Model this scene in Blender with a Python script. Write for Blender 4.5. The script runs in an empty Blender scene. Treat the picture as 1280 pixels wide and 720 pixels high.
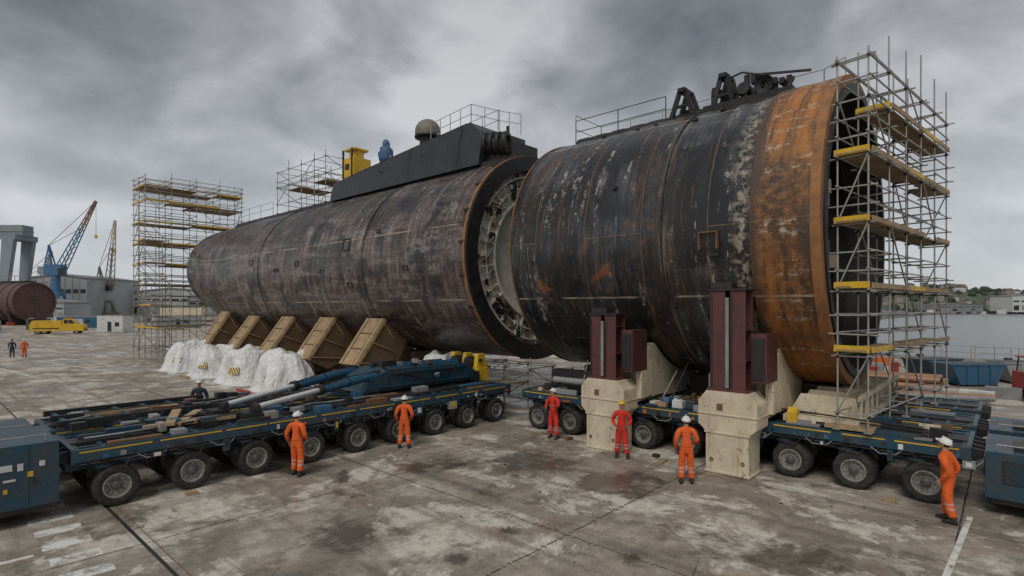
import bpy, bmesh, math, random
from mathutils import Vector, Matrix, noise as mnoise
R_ = random.Random(7)
rad = math.radians
scene = bpy.context.scene
COL = scene.collection

# ------------------------------------------------------------ node helpers
class NT:
    def __init__(s, nt):
        s.nt = nt
    def new(s, t, **kw):
        n = s.nt.nodes.new(t)
        for k, v in kw.items():
            setattr(n, k, v)
        return n
    def set(s, sock, v):
        if isinstance(v, bpy.types.NodeSocket):
            s.nt.links.new(v, sock)
        elif isinstance(v, (tuple, list)):
            if len(v) == 3 and sock.type == 'RGBA':
                v = (*v, 1)
            sock.default_value = v
        else:
            sock.default_value = v
    def noise(s, vec, scale, detail=5, rough=.55, dist=0.0):
        n = s.new('ShaderNodeTexNoise')
        s.set(n.inputs['Vector'], vec)
        n.inputs['Scale'].default_value = scale
        n.inputs['Detail'].default_value = detail
        n.inputs['Roughness'].default_value = rough
        n.inputs['Distortion'].default_value = dist
        return n.outputs['Fac']
    def ramp(s, fac, stops):
        n = s.new('ShaderNodeValToRGB')
        s.set(n.inputs[0], fac)
        cr = n.color_ramp
        while len(cr.elements) < len(stops):
            cr.elements.new(1)
        for e, (p, c) in zip(cr.elements, stops):
            e.position = p
            if not isinstance(c, (tuple, list)):
                c = (c, c, c)
            e.color = (*c, 1)
        return n.outputs[0]
    def mix(s, fac, a, b, blend='MIX'):
        n = s.new('ShaderNodeMix', data_type='RGBA', blend_type=blend)
        s.set(n.inputs[0], fac); s.set(n.inputs[6], a); s.set(n.inputs[7], b)
        return n.outputs[2]
    def m(s, op, a, b=0.0, c=None, clamp=False):
        n = s.new('ShaderNodeMath', operation=op)
        n.use_clamp = clamp
        s.set(n.inputs[0], a); s.set(n.inputs[1], b)
        if c is not None: s.set(n.inputs[2], c)
        return n.outputs[0]
    def mapv(s, vec, scale=(1, 1, 1), loc=(0, 0, 0)):
        n = s.new('ShaderNodeMapping')
        s.set(n.inputs['Vector'], vec)
        n.inputs['Scale'].default_value = scale
        n.inputs['Location'].default_value = loc
        return n.outputs[0]
    def sep(s, vec):
        n = s.new('ShaderNodeSeparateXYZ'); s.set(n.inputs[0], vec); return n.outputs
    def comb(s, x, y, z):
        n = s.new('ShaderNodeCombineXYZ')
        s.set(n.inputs[0], x); s.set(n.inputs[1], y); s.set(n.inputs[2], z)
        return n.outputs[0]
    def bump(s, h, strength=.3, dist=.02):
        n = s.new('ShaderNodeBump')
        n.inputs['Strength'].default_value = strength
        n.inputs['Distance'].default_value = dist
        s.set(n.inputs['Height'], h)
        return n.outputs[0]

def newmat(name):
    m = bpy.data.materials.new(name); m.use_nodes = True
    t = NT(m.node_tree)
    b = m.node_tree.nodes['Principled BSDF']
    return m, t, b

def wmat(name, col, rough=.5, metal=0.0, dirt=(.07, .055, .045), amt=.35, scale=1.5, rust=0.0, bump=.15, streak=False):
    """weathered painted / bare surface"""
    m, t, b = newmat(name)
    tc = t.new('ShaderNodeTexCoord').outputs['Object']
    n1 = t.noise(tc, scale, 6, .65, .3)
    n2 = t.noise(tc, scale * 7, 4, .6)
    c = t.mix(t.ramp(n1, [(.42, 0), (.72, amt * 1.6 if amt * 1.6 < 1 else 1)]), col, dirt)
    c = t.mix(t.m('MULTIPLY', n2, .45), c, tuple(x * .5 for x in col))
    if streak:
        v = t.mapv(tc, (3, 3, .35))
        n3 = t.noise(v, 1.7, 6, .7)
        c = t.mix(t.ramp(n3, [(.52, 0), (.72, .7)]), c, dirt)
    if rust:
        n4 = t.noise(tc, scale * 3.1, 8, .75, .5)
        c = t.mix(t.ramp(n4, [(.62 - rust * .2, 0), (.68 - rust * .15, .9)]), c, (.16, .065, .025))
    t.set(b.inputs['Base Color'], c)
    b.inputs['Metallic'].default_value = metal
    t.set(b.inputs['Roughness'], t.m('ADD', t.m('MULTIPLY', n1, .35), rough - .17))
    t.set(b.inputs['Normal'], t.bump(n2, bump, .02))
    return m

# ------------------------------------------------------------ mesh builder
class MB:
    def __init__(s):
        s.v = []; s.f = []; s.mi = []; s.sm = []; s.mats = []
    def _m(s, mat):
        if mat not in s.mats: s.mats.append(mat)
        return s.mats.index(mat)
    def add(s, vs, fs, mat, smooth=False):
        o = len(s.v); k = s._m(mat)
        s.v.extend([tuple(v) for v in vs])
        for f in fs:
            s.f.append([i + o for i in f]); s.mi.append(k); s.sm.append(smooth)
    def bx(s, x0, x1, y0, y1, z0, z1, mat, M=None):
        j = lambda: R_.uniform(-.0012, .0012)
        x0 += j(); x1 += j(); y0 += j(); y1 += j(); z0 += j(); z1 += j()
        vs = [Vector(p) for p in ((x0,y0,z0),(x1,y0,z0),(x1,y1,z0),(x0,y1,z0),(x0,y0,z1),(x1,y0,z1),(x1,y1,z1),(x0,y1,z1))]
        if M is not None: vs = [M @ p for p in vs]
        s.add(vs, [(0,3,2,1),(4,5,6,7),(0,1,5,4),(1,2,6,5),(2,3,7,6),(3,0,4,7)], mat)
    def beam(s, p0, p1, w, h, mat, up=(0, 0, 1)):
        p0 = Vector(p0); p1 = Vector(p1); d = p1 - p0; L = d.length
        if L < 1e-5: return
        x = d / L; u = Vector(up)
        y = u.cross(x)
        if y.length < 1e-3: y = Vector((0, 1, 0)).cross(x)
        y.normalize(); z = x.cross(y)
        M = Matrix((x, y, z)).transposed().to_4x4(); M.translation = p0
        s.bx(0, L, -w/2, w/2, -h/2, h/2, mat, M)
    def cyl(s, p0, p1, r0, mat, r1=None, n=8, cap=True, smooth=True):
        if r1 is None: r1 = r0
        p0 = Vector(p0); p1 = Vector(p1); d = (p1 - p0)
        if d.length < 1e-6: return
        d.normalize()
        a = d.orthogonal().normalized(); b = d.cross(a)
        vs = []
        for p, r in ((p0, r0), (p1, r1)):
            for i in range(n):
                t = 2 * math.pi * i / n
                vs.append(p + (a * math.cos(t) + b * math.sin(t)) * r)
        fs = [(i, (i+1) % n, n + (i+1) % n, n + i) for i in range(n)]
        s.add(vs, fs, mat, smooth)
        if cap:
            s.add(vs, [tuple(range(n-1, -1, -1)), tuple(range(n, 2*n))], mat, False)
    def path(s, pts, r, mat, n=6):
        for a, b in zip(pts, pts[1:]): s.cyl(a, b, r, mat, n=n)
    def lathe(s, o, axis, prof, mat, n=32, smooth=True, closed=False):
        o = Vector(o); d = Vector(axis).normalized()
        a = d.orthogonal().normalized(); b = d.cross(a)
        vs = []; k = len(prof)
        for (h, r) in prof:
            for i in range(n):
                t = 2 * math.pi * i / n
                vs.append(o + d * h + (a * math.cos(t) + b * math.sin(t)) * r)
        fs = []
        for j in range(k - 1):
            for i in range(n):
                fs.append((j*n + i, j*n + (i+1) % n, (j+1)*n + (i+1) % n, (j+1)*n + i))
        s.add(vs, fs, mat, smooth)
    def prism(s, poly, axis, a0, a1, mat, M=None):
        def mk(p, a):
            if axis == 'x': return Vector((a, p[0], p[1]))
            if axis == 'y': return Vector((p[0], a, p[1]))
            return Vector((p[0], p[1], a))
        n = len(poly)
        vs = [mk(p, a0) for p in poly] + [mk(p, a1) for p in poly]
        if M is not None: vs = [M @ p for p in vs]
        fs = [tuple(range(n-1, -1, -1)), tuple(range(n, 2*n))] + [(i, (i+1) % n, n + (i+1) % n, n + i) for i in range(n)]
        s.add(vs, fs, mat)
    def ell(s, c, r, mat, nu=16, nv=10, t0=0.0, t1=math.pi, fn=None):
        vs = []
        for j in range(nv + 1):
            th = t0 + (t1 - t0) * j / nv
            for i in range(nu):
                ph = 2 * math.pi * i / nu
                p = Vector((math.sin(th)*math.cos(ph), math.sin(th)*math.sin(ph), math.cos(th)))
                k = fn(p) if fn else 1.0
                vs.append((c[0] + p.x*r[0]*k, c[1] + p.y*r[1]*k, c[2] + p.z*r[2]*k))
        fs = [(j*nu+i, (j+1)*nu+i, (j+1)*nu+(i+1) % nu, j*nu+(i+1) % nu) for j in range(nv) for i in range(nu)]
        s.add(vs, fs, mat, True)
    def obj(s, name, parent=None, loc=(0,0,0), rot=(0,0,0), bevel=0, recalc=True):
        me = bpy.data.meshes.new(name)
        me.from_pydata(s.v, [], s.f)
        for m in s.mats: me.materials.append(m)
        me.polygons.foreach_set('material_index', s.mi)
        me.polygons.foreach_set('use_smooth', s.sm)
        if recalc:
            bm = bmesh.new(); bm.from_mesh(me)
            bmesh.ops.recalc_face_normals(bm, faces=bm.faces)
            bm.to_mesh(me); bm.free()
        me.update()
        ob = bpy.data.objects.new(name, me)
        COL.objects.link(ob)
        ob.location = loc; ob.rotation_euler = rot
        if parent: ob.parent = parent
        if bevel:
            bv = ob.modifiers.new('Bevel', 'BEVEL'); bv.width = bevel; bv.segments = 2; bv.limit_method = 'ANGLE'; bv.angle_limit = rad(50)
        return ob

def empty(name, loc=(0,0,0), rot=(0,0,0)):
    e = bpy.data.objects.new(name, None); COL.objects.link(e)
    e.location = loc; e.rotation_euler = rot; e.empty_display_size = .3
    return e

# ------------------------------------------------------------ materials
M_steel = wmat('galvanised_tube', (.45, .44, .41), .42, .4, amt=.3, scale=4)
M_yellow = wmat('yellow_paint', (.75, .46, .02), .5, amt=.3, scale=1.6)
M_wood = wmat('scaffold_boards', (.42, .29, .16), .8, amt=.4, scale=2)
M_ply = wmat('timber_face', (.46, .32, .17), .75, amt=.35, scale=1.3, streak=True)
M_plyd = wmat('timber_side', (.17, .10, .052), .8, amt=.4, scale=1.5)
M_blue = wmat('blue_chassis_paint', (.012, .062, .100), .42, amt=.55, scale=1.4, rust=.14, dirt=(.07,.058,.048))
M_blue2 = wmat('blue_bright_paint', (.03, .13, .24), .4, amt=.35, scale=1.4)
M_dark = wmat('dark_steel', (.020, .020, .021), .5, amt=.4, scale=2, dirt=(.06,.045,.035))
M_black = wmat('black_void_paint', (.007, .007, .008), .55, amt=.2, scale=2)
M_rub = wmat('tyre_rubber', (.016, .016, .016), .8, amt=.5, scale=5, dirt=(.09,.08,.065))
M_rim = wmat('wheel_rim', (.36, .35, .32), .5, .2, amt=.6, scale=9)
M_hub = wmat('hub_grey', (.12, .12, .12), .5, .3, amt=.5, scale=9)
M_cream = wmat('cream_steel', (.72, .63, .47), .55, amt=.35, scale=1.1, rust=.2, streak=True, dirt=(.32,.22,.13))
M_inner = wmat('interior_insulation', (.78, .74, .64), .7, amt=.35, scale=1.3, dirt=(.30,.25,.19))
M_maroon = wmat('maroon_primer', (.125, .040, .038), .5, amt=.5, scale=1.8, streak=True, rust=.14, dirt=(.045,.03,.027))
M_white = wmat('white_paint', (.72, .72, .70), .5, amt=.25, scale=1)
M_chrome = wmat('hydraulic_rod', (.75, .75, .75), .25, .3, amt=.1, scale=2)
M_grey = wmat('grey_paint', (.30, .31, .31), .6, amt=.4, scale=.8)
M_pale = wmat('pale_cladding', (.46, .48, .49), .7, amt=.3, scale=.05)
M_conc = wmat('concrete_block', (.33, .31, .28), .9, amt=.4, scale=1)
M_orange = wmat('orange_paint', (.62, .16, .03), .5, amt=.3, scale=1)
M_red = wmat('red_paint', (.42, .03, .02), .5, amt=.3, scale=1)
M_copper = wmat('copper_pipe', (.42, .22, .12), .45, .2, amt=.5, scale=1)
M_glass = wmat('dark_glass', (.02, .028, .03), .29, amt=.05, scale=1)
M_oldblue = wmat('sun_blue_tarp', (.05, .13, .26), .6, amt=.2)
M_beige = wmat('dome_beige', (.22, .20, .165), .6, amt=.4, scale=2)
M_rustp = wmat('rust_edge', (.20, .10, .045), .7, amt=.5, scale=2.5, dirt=(.05,.035,.025))
M_rustb = wmat('bright_rust_flange', (.36, .16, .055), .7, amt=.5, scale=2.2, dirt=(.10,.055,.03))
M_house = wmat('house_wall', (.42, .37, .33), .9, amt=.3, scale=.1)
M_roof = wmat('house_roof', (.16, .12, .10), .9, amt=.3, scale=.1)

def hull_mat(name, kind):
    m, t, b = newmat(name)
    uv = t.new('ShaderNodeUVMap').outputs[0]
    ob = t.new('ShaderNodeTexCoord').outputs['Object']
    s = t.sep(uv)
    def mul(a, b_): return t.m('MULTIPLY', a, b_)
    wobn = mul(t.m('SUBTRACT', t.noise(ob, .8, 2), .5), .10)
    def plates(w, h, mort, off=0.0):
        bv = t.comb(t.m('ADD', s[1], off), t.m('ADD', s[0], wobn), 0.0)
        br = t.new('ShaderNodeTexBrick')
        t.set(br.inputs['Vector'], bv)
        br.inputs['Scale'].default_value = 1
        br.inputs['Mortar Size'].default_value = mort
        br.inputs['Mortar Smooth'].default_value = .3
        br.inputs['Brick Width'].default_value = w
        br.inputs['Row Height'].default_value = h
        br.inputs['Color1'].default_value = (0, 0, 0, 1); br.inputs['Color2'].default_value = (1, 1, 1, 1)
        br.inputs['Mortar'].default_value = (.5, .5, .5, 1)
        return br.outputs['Color'], br.outputs['Fac']
    plate, seam = plates(8.3, {'L': 2.75, 'R': 2.28, 'B': 6.0}[kind], .018)
    plate2, seam2 = plates(3.4, {'L': .92, 'R': 1.14, 'B': 1.2}[kind], .009, 1.3)
    st = t.noise(t.mapv(uv, (2.8, .26, 1)), 1.0, 8, .74, .25)
    st2 = t.noise(t.mapv(uv, (.62, .15, 1), (7, 3, 0)), 1.0, 6, .66, .5)
    st3 = t.noise(t.mapv(uv, (5.5, .30, 1), (17, 5, 0)), 1.0, 6, .68, .1)
    hz = t.noise(t.mapv(uv, (.22, 1.5, 1), (3, 9, 0)), 1.0, 6, .72, .3)
    big = t.noise(ob, .30, 6, .62, .6)
    fine = t.noise(ob, 4.2, 9, .78, .2)
    zone = t.ramp(t.m('DIVIDE', t.m('ADD', s[1], 7.0), 14.0), [(.12, .2), (.30, 1), (.55, .9), (.72, .35), (.9, .15)])
    low = t.ramp(t.m('DIVIDE', t.m('ADD', s[1], 7.0), 14.0), [(.35, 1), (.62, .25), (.8, .08)])
    if kind == 'L':
        c = t.mix(plate, (.010, .010, .011), (.028, .025, .024))
        c = t.mix(mul(plate2, .5), c, (.034, .032, .034))
        c = t.mix(t.ramp(st2, [(.42, 0), (.6, .7)]), c, (.045, .033, .027))
        pk = mul(mul(t.ramp(big, [(.40, 0), (.55, 1)]), t.ramp(st, [(.40, 0), (.58, .95)])), zone)
        c = t.mix(pk, c, (.175, .115, .113))
        c = t.mix(mul(mul(t.ramp(hz, [(.47, 0), (.59, .95)]), t.ramp(fine, [(.42, 0), (.56, 1)])), zone), c, (.26, .235, .22))
        c = t.mix(mul(t.ramp(st, [(.55, 0), (.60, .85)]), t.ramp(fine, [(.46, 0), (.54, 1)])), c, (.36, .32, .29))
        c = t.mix(mul(t.ramp(fine, [(.55, 0), (.62, .9)]), t.ramp(big, [(.40, .25), (.56, 1)])), c, (.20, .082, .034))
        c = t.mix(t.ramp(st3, [(.58, 0), (.66, .6)]), c, (.15, .075, .04))
        dk = t.ramp(t.noise(ob, .55, 6, .65, .6), [(.50, 0), (.60, .85)])
        c = t.mix(dk, c, (.011, .011, .012))
    elif kind == 'R':
        c = t.mix(plate, (.006, .0065, .008), (.020, .019, .020))
        c = t.mix(mul(plate2, .4), c, (.020, .021, .025))
        c = t.mix(t.ramp(st2, [(.50, 0), (.64, .65)]), c, (.042, .029, .019))
        c = t.mix(mul(t.ramp(big, [(.46, 0), (.56, 1)]), t.ramp(st, [(.43, 0), (.56, .8)])), c, (.080, .084, .090))
        c = t.mix(mul(mul(t.ramp(big, [(.56, 0), (.60, 1)]), t.ramp(st2, [(.47, 0), (.55, .9)])), low), c, (.25, .085, .028))
        c = t.mix(mul(t.ramp(st, [(.565, 0), (.60, .85)]), t.ramp(fine, [(.50, 0), (.55, 1)])), c, (.44, .41, .37))
        c = t.mix(mul(t.ramp(fine, [(.57, 0), (.63, .8)]), t.ramp(st2, [(.46, .0), (.60, 1)])), c, (.19, .073, .026))
        c = t.mix(t.ramp(st3, [(.59, 0), (.66, .75)]), c, (.20, .085, .035))
        nb = t.ramp(t.m('ABSOLUTE', t.m('SUBTRACT', s[0], -5.85)), [(.03, 1), (.40, 0)])
        c = t.mix(mul(nb, t.ramp(fine, [(.49, 0), (.55, .85)])), c, (.38, .32, .25))
        nb2 = t.ramp(t.m('ABSOLUTE', t.m('SUBTRACT', s[0], -8.35)), [(.02, 1), (.20, 0)])
        c = t.mix(mul(nb2, t.ramp(st, [(.44, 0), (.54, .8)])), c, (.24, .17, .12))
    else:
        c = t.mix(t.ramp(big, [(.40, 0), (.56, 1)]), (.10, .045, .020), (.38, .145, .032))
        c = t.mix(t.ramp(st, [(.46, 0), (.58, .85)]), c, (.045, .028, .02))
        c = t.mix(mul(t.ramp(fine, [(.46, 0), (.62, .9)]), t.ramp(st2, [(.38, .2), (.55, 1)])), c, (.46, .21, .055))
        c = t.mix(mul(t.ramp(hz, [(.54, 0), (.58, .85)]), t.ramp(fine, [(.50, 0), (.54, 1)])), c, (.46, .42, .35))
        c = t.mix(mul(t.ramp(st2, [(.50, 0), (.57, .85)]), t.ramp(fine, [(.42, 0), (.50, 1)])), c, (.048, .036, .03))
        c = t.mix(t.ramp(t.m('ABSOLUTE', t.m('SUBTRACT', s[0], -5.5)), [(.02, .85), (.22, 0)]), c, (.05, .034, .025))
    seamf = mul(seam, t.ramp(fine, [(.36, .1), (.54, .9)]))
    c = t.mix(seamf, c, (.20, .14, .085) if kind != 'L' else (.22, .165, .115))
    if kind != 'B':
        c = t.mix(mul(seam2, t.ramp(st2, [(.42, .1), (.58, .7)])), c, (.12, .088, .065))
    for vv, w in ((-2.2, .035), (5.1, .03), (1.3, .025) if kind == 'L' else (9.3, .03)):
        d = t.m('ABSOLUTE', t.m('SUBTRACT', s[1], vv))
        l = mul(t.m('LESS_THAN', d, w), t.ramp(t.noise(t.mapv(uv, (.6, .1, 1)), 1.0, 4), [(.42, 0), (.54, .95)]))
        c = t.mix(l, c, (.38, .32, .22))
    t.set(b.inputs['Base Color'], c)
    r = t.m('ADD', mul(fine, .50), {'R': .05, 'L': .07, 'B': .34}[kind])
    t.set(b.inputs['Roughness'], r)
    h = t.m('ADD', mul(fine, .7), t.m('ADD', mul(seam, 1.2), mul(seam2, .6)))
    h = t.m('ADD', h, mul(st2, 2.0))
    t.set(b.inputs['Normal'], t.bump(h, .5, .03))
    return m
M_hullL = hull_mat('weathered_pressure_hull', 'L')
M_hullR = hull_mat('dark_rusted_hull', 'R')
M_band = hull_mat('orange_rust_band', 'B')

# ------------------------------------------------------------ ground, water
def ground_mat():
    m, t, b = newmat('yard_concrete')
    ob = t.new('ShaderNodeTexCoord').outputs['Object']
    s = t.sep(ob)
    big = t.noise(ob, .11, 6, .6, .6)
    mid = t.noise(ob, .42, 8, .68, .5)
    fine = t.noise(ob, 3.2, 8, .7, .2)
    vf = t.noise(ob, 22, 5, .75)
    c = t.mix(t.ramp(big, [(.35, 0), (.65, 1)]), (.35, .30, .245), (.45, .40, .335))
    c = t.mix(t.ramp(mid, [(.42, 0), (.54, .85)]), c, (.225, .19, .152))
    pal = t.noise(t.mapv(ob, (1, 1, 1), (31, 12, 0)), .33, 10, .72, .4)
    c = t.mix(t.ramp(pal, [(.52, 0), (.545, .85)]), c, (.63, .58, .50))
    tx = t.noise(t.mapv(ob, (.07, 1.6, 1)), 1.0, 6, .65, .3)
    c = t.mix(t.ramp(tx, [(.49, 0), (.66, .6)]), c, (.12, .098, .078))
    ty = t.noise(t.mapv(ob, (1.3, .08, 1), (4, 4, 0)), 1.0, 6, .65, .3)
    c = t.mix(t.ramp(ty, [(.53, 0), (.68, .5)]), c, (.13, .108, .09))
    for (cx, cy, r0) in ((-30.0, -6.0, 21.5), (6.0, -4.0, 17.0), (-12.0, 30.0, 19.0)):
        dx = t.m('SUBTRACT', s[0], cx); dy = t.m('SUBTRACT', s[1], cy)
        d = t.m('SQRT', t.m('ADD', t.m('MULTIPLY', dx, dx), t.m('MULTIPLY', dy, dy)))
        e = t.m('MULTIPLY', t.m('ABSOLUTE', t.m('SUBTRACT', t.m('ABSOLUTE', t.m('SUBTRACT', d, r0)), .85)), 1.0)
        tr = t.ramp(e, [(.10, .75), (.24, 0)])
        c = t.mix(t.m('MULTIPLY', tr, t.ramp(fine, [(.40, 0), (.6, .65)])), c, (.065, .055, .046))
    c = t.mix(t.ramp(fine, [(.46, 0), (.68, .6)]), c, (.12, .10, .082))
    c = t.mix(t.ramp(vf, [(.5, 0), (.75, .4)]), c, (.52, .48, .42))
    ru = t.noise(t.mapv(ob, (1, 1, 1), (5, 77, 0)), .5, 7, .7, .4)
    c = t.mix(t.ramp(ru, [(.55, 0), (.67, .55)]), c, (.21, .12, .065))
    oil = t.noise(t.mapv(ob, (1, 1, 1), (55, 7, 0)), .42, 9, .68, .3)
    oilf = t.ramp(oil, [(.565, 0), (.66, .8)])
    nz = t.m('MULTIPLY', t.m('SUBTRACT', t.noise(ob, 1.3, 7, .7, .4), .5), 3.4)
    for (px, py, r) in ((-7.85, 7.2, .35), (-5.4, 9.5, .38), (-10.4, 6.5, 1.0), (-8.1, 13.3, 1.4), (-11.2, 13.2, 1.6), (-3.0, 11.5, 1.0), (-13.3, 10.5, .8)):
        dx = t.m('SUBTRACT', s[0], px); dy = t.m('SUBTRACT', s[1], py)
        d = t.m('SQRT', t.m('ADD', t.m('MULTIPLY', dx, dx), t.m('MULTIPLY', dy, dy)))
        d = t.m('ADD', t.m('DIVIDE', d, r), nz)
        oilf = t.m('MAXIMUM', oilf, t.ramp(d, [(.45, .75), (1.0, 0)]))
    c = t.mix(oilf, c, (.058, .044, .034))
    def joint(o, off, per, w):
        wob = t.m('MULTIPLY', t.m('SUBTRACT', t.noise(ob, 1.5, 3), .5), .05)
        f = t.m('FRACT', t.m('DIVIDE', t.m('ADD', t.m('ADD', o, off), wob), per))
        d = t.m('MULTIPLY', t.m('ABSOLUTE', t.m('SUBTRACT', f, .5)), per)
        return t.m('LESS_THAN', d, w)
    j = t.m('MAXIMUM', joint(s[0], 7.0 + 3.1, 6.2, .020), joint(s[1], -3.3 + 3.1, 6.2, .020))
    jn = t.m('MULTIPLY', j, t.ramp(fine, [(.3, .5), (.5, .95)]))
    c = t.mix(jn, c, (.04, .033, .028))
    vo = t.new('ShaderNodeTexVoronoi', feature='DISTANCE_TO_EDGE')
    t.set(vo.inputs['Vector'], t.mapv(ob, (1, 1, 1), (3, 8, 0)))
    vo.inputs['Scale'].default_value = .21
    cr = t.m('MULTIPLY', t.m('LESS_THAN', vo.outputs['Distance'], .0022), t.ramp(mid, [(.48, 0), (.55, .7)]))
    c = t.mix(cr, c, (.06, .05, .045))
    t.set(b.inputs['Base Color'], c)
    wet = t.ramp(t.noise(t.mapv(ob, (1, 1, 1), (9, 9, 0)), .2, 7, .6, .5), [(.43, .9), (.60, .34)])
    rr = t.mix(oilf, wet, (.24, .24, .24))
    t.set(b.inputs['Roughness'], rr)
    h = t.m('ADD', t.m('MULTIPLY', vf, .3), t.m('ADD', fine, t.m('MULTIPLY', jn, -2.0)))
    t.set(b.inputs['Normal'], t.bump(h, .35, .012))
    return m
mb = MB()
mb.prism([(-3500,-3500),(3500,-3500),(3500,65),(-60,65),(-60,3500),(-3500,3500)], 'z', -8, 0, ground_mat())
mb.obj('ground')
mw, t, b = newmat('sea_water')
ob = t.new('ShaderNodeTexCoord').outputs['Object']
b.inputs['Base Color'].default_value = (.055, .07, .072, 1)
b.inputs['Roughness'].default_value = .2
wv = t.noise(t.mapv(ob, (1, 1.0, 1)), .45, 6, .65, .4)
t.set(b.inputs['Normal'], t.bump(wv, .4, .4))
mb = MB(); mb.add([(-70,50,-2.2),(3800,50,-2.2),(3800,3900,-2.2),(-70,3900,-2.2)], [(0,1,2,3)], mw)
mb.obj('water', recalc=False)

mb = MB()
mb.bx(-60.0, 600, 64.2, 65.1, .004, .32, M_conc)
for i in range(60):
    x = -55 + i * 2.4
    mb.cyl((x, 64.6, .3), (x, 64.6, 1.45), .035, M_steel, n=6)
for z in (.85, 1.4): mb.cyl((-56, 64.6, z), (88, 64.6, z), .03, M_steel, n=6)
mb.obj('quay_railing')

mp, t, b = newmat('worn_white_road_paint')
ob = t.new('ShaderNodeTexCoord').outputs['Object']
n = t.noise(ob, 2.5, 9, .75, .3)
t.set(b.inputs['Base Color'], t.mix(t.ramp(n, [(.4, 0), (.6, .6)]), (.74, .73, .68), (.44, .41, .37)))
b.inputs['Roughness'].default_value = .8
t.set(b.inputs['Alpha'], t.ramp(n, [(.52, .92), (.64, .05)]))
mb = MB()
def strip(x0, y0, x1, y1, w):
    d = Vector((x1-x0, y1-y0, 0)).normalized(); q = Vector((-d.y, d.x, 0)) * w / 2
    a = Vector((x0, y0, .004)); c = Vector((x1, y1, .004))
    mb.add([a-q, c-q, c+q, a+q], [(0,1,2,3)], mp)
for i in range(9):
    X = -17.3 + i * .95
    strip(X, 1.85, X + .05, 2.65, .42)
strip(-14.3, -2, -14.15, 1.7, .13)
strip(-.95, 10, -.65, 16.6, .11)
strip(-66, 8.2, -50, 10.6, .2); strip(-66, 4.5, -50, 6.2, .2); strip(-64, 8.3, -60, 14, .2); strip(-56, 5.7, -54, 10.0, .2)
strip(-40, -6, -22, -4, .15)
mb.obj('road_markings', recalc=False)
mb = MB()
mb.bx(-200, 0, 3.27, 3.34, -.001, .004, M_dark)
mb.bx(-200, 0, 3.47, 3.485, -.001, .004, M_rustp)
mb.obj('crane_rail_slot')

# ------------------------------------------------------------ hull sections
YC, ZC, RH = 21.5, 7.35, 5.0
def shell(mb, stations, mat, nseg=180, uvs=None):
    vs = []
    for (x, zc, r) in stations:
        for i in range(nseg + 1):
            th = -math.pi/2 + 2 * math.pi * i / nseg
            k = .006 * math.cos(2*math.pi*x/.81) + .05 * (mnoise.noise(Vector((x*.45, math.cos(th)*2, math.sin(th)*2)))) + .025*mnoise.noise(Vector((x*1.3, math.cos(th)*6, math.sin(th)*6)))
            rr = r + k if r > 1.0 else r
            vs.append((x, YC - math.cos(th) * rr, zc + math.sin(th) * rr))
    W = nseg + 1
    fs = []
    for j in range(len(stations)-1):
        for i in range(nseg):
            fs.append((j*W+i, (j+1)*W+i, (j+1)*W+i+1, j*W+i+1))
            for (jj, ii) in ((j, i), (j+1, i), (j+1, i+1), (j, i+1)):
                uvs.append((stations[jj][0], (-math.pi/2 + 2*math.pi*ii/nseg) * 5.0))
    mb.add(vs, fs, mat, True)
def shell_obj(name, parts, parent):
    mb = MB(); uvs = []
    for st, mat in parts: shell(mb, st, mat, uvs=uvs)
    me = bpy.data.meshes.new(name); me.from_pydata(mb.v, [], mb.f)
    for mt in mb.mats: me.materials.append(mt)
    me.polygons.foreach_set('material_index', mb.mi); me.polygons.foreach_set('use_smooth', mb.sm)
    ul = me.uv_layers.new(name='UVMap')
    ul.data.foreach_set('uv', [c for p in uvs for c in p])
    me.update()
    o = bpy.data.objects.new(name, me); COL.objects.link(o); o.parent = parent
    return o
def fr(a, b, n): return [a + (b-a)*i/n for i in range(n+1)]
def ringp(mb, x0, x1, r0, r1, mat, n=128, zc=ZC):
    mb.lathe((0, YC, zc), (1, 0, 0), [(x0, r0), (x0, r1), (x1, r1), (x1, r0), (x0, r0)], mat, n=n, smooth=False)
def pol(x, r, deg, zc=ZC):
    a = rad(deg); return Vector((x, YC - math.cos(a)*r, zc + math.sin(a)*r))   # deg 0 faces the camera side

# right section
sr = empty('submarine_hull_section')
shell_obj('hull_plating', [([(x, ZC, RH) for x in fr(-15.0, -5.6, 60)], M_hullR),
                           ([(-5.6, ZC, RH), (-5.58, ZC, RH+.07)] + [(x, ZC, RH+.07) for x in fr(-5.55, -3.95, 12)] + [(-3.8, ZC, RH+.02)], M_band)], sr)
mb = MB()
ringp(mb, -8.40, -8.36, RH-.1, RH+.04, M_dark)
ringp(mb, -15.02, -14.94, RH-.3, RH+.04, M_rustp)
ringp(mb, -3.98, -3.72, 4.80, RH+.11, M_rustb)
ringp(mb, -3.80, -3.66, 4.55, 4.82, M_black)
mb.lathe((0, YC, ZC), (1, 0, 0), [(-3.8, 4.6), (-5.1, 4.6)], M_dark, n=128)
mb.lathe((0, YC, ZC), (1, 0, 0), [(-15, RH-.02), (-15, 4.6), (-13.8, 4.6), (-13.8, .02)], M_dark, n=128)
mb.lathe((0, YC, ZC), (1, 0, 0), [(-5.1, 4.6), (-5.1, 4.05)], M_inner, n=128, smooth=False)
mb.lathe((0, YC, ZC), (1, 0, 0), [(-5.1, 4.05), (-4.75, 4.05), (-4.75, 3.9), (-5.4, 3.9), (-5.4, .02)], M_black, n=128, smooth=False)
for k in range(48):
    a = k * 7.5
    p = pol(0, 4.58, a); q = pol(0, 4.07, a)
    mb.beam((-5.0, p.y, p.z), (-5.0, q.y, q.z), .05, .2, M_inner if k % 3 else M_dark, up=(0,0,1) if abs(math.cos(rad(a)))>.5 else (1,0,0))
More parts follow.
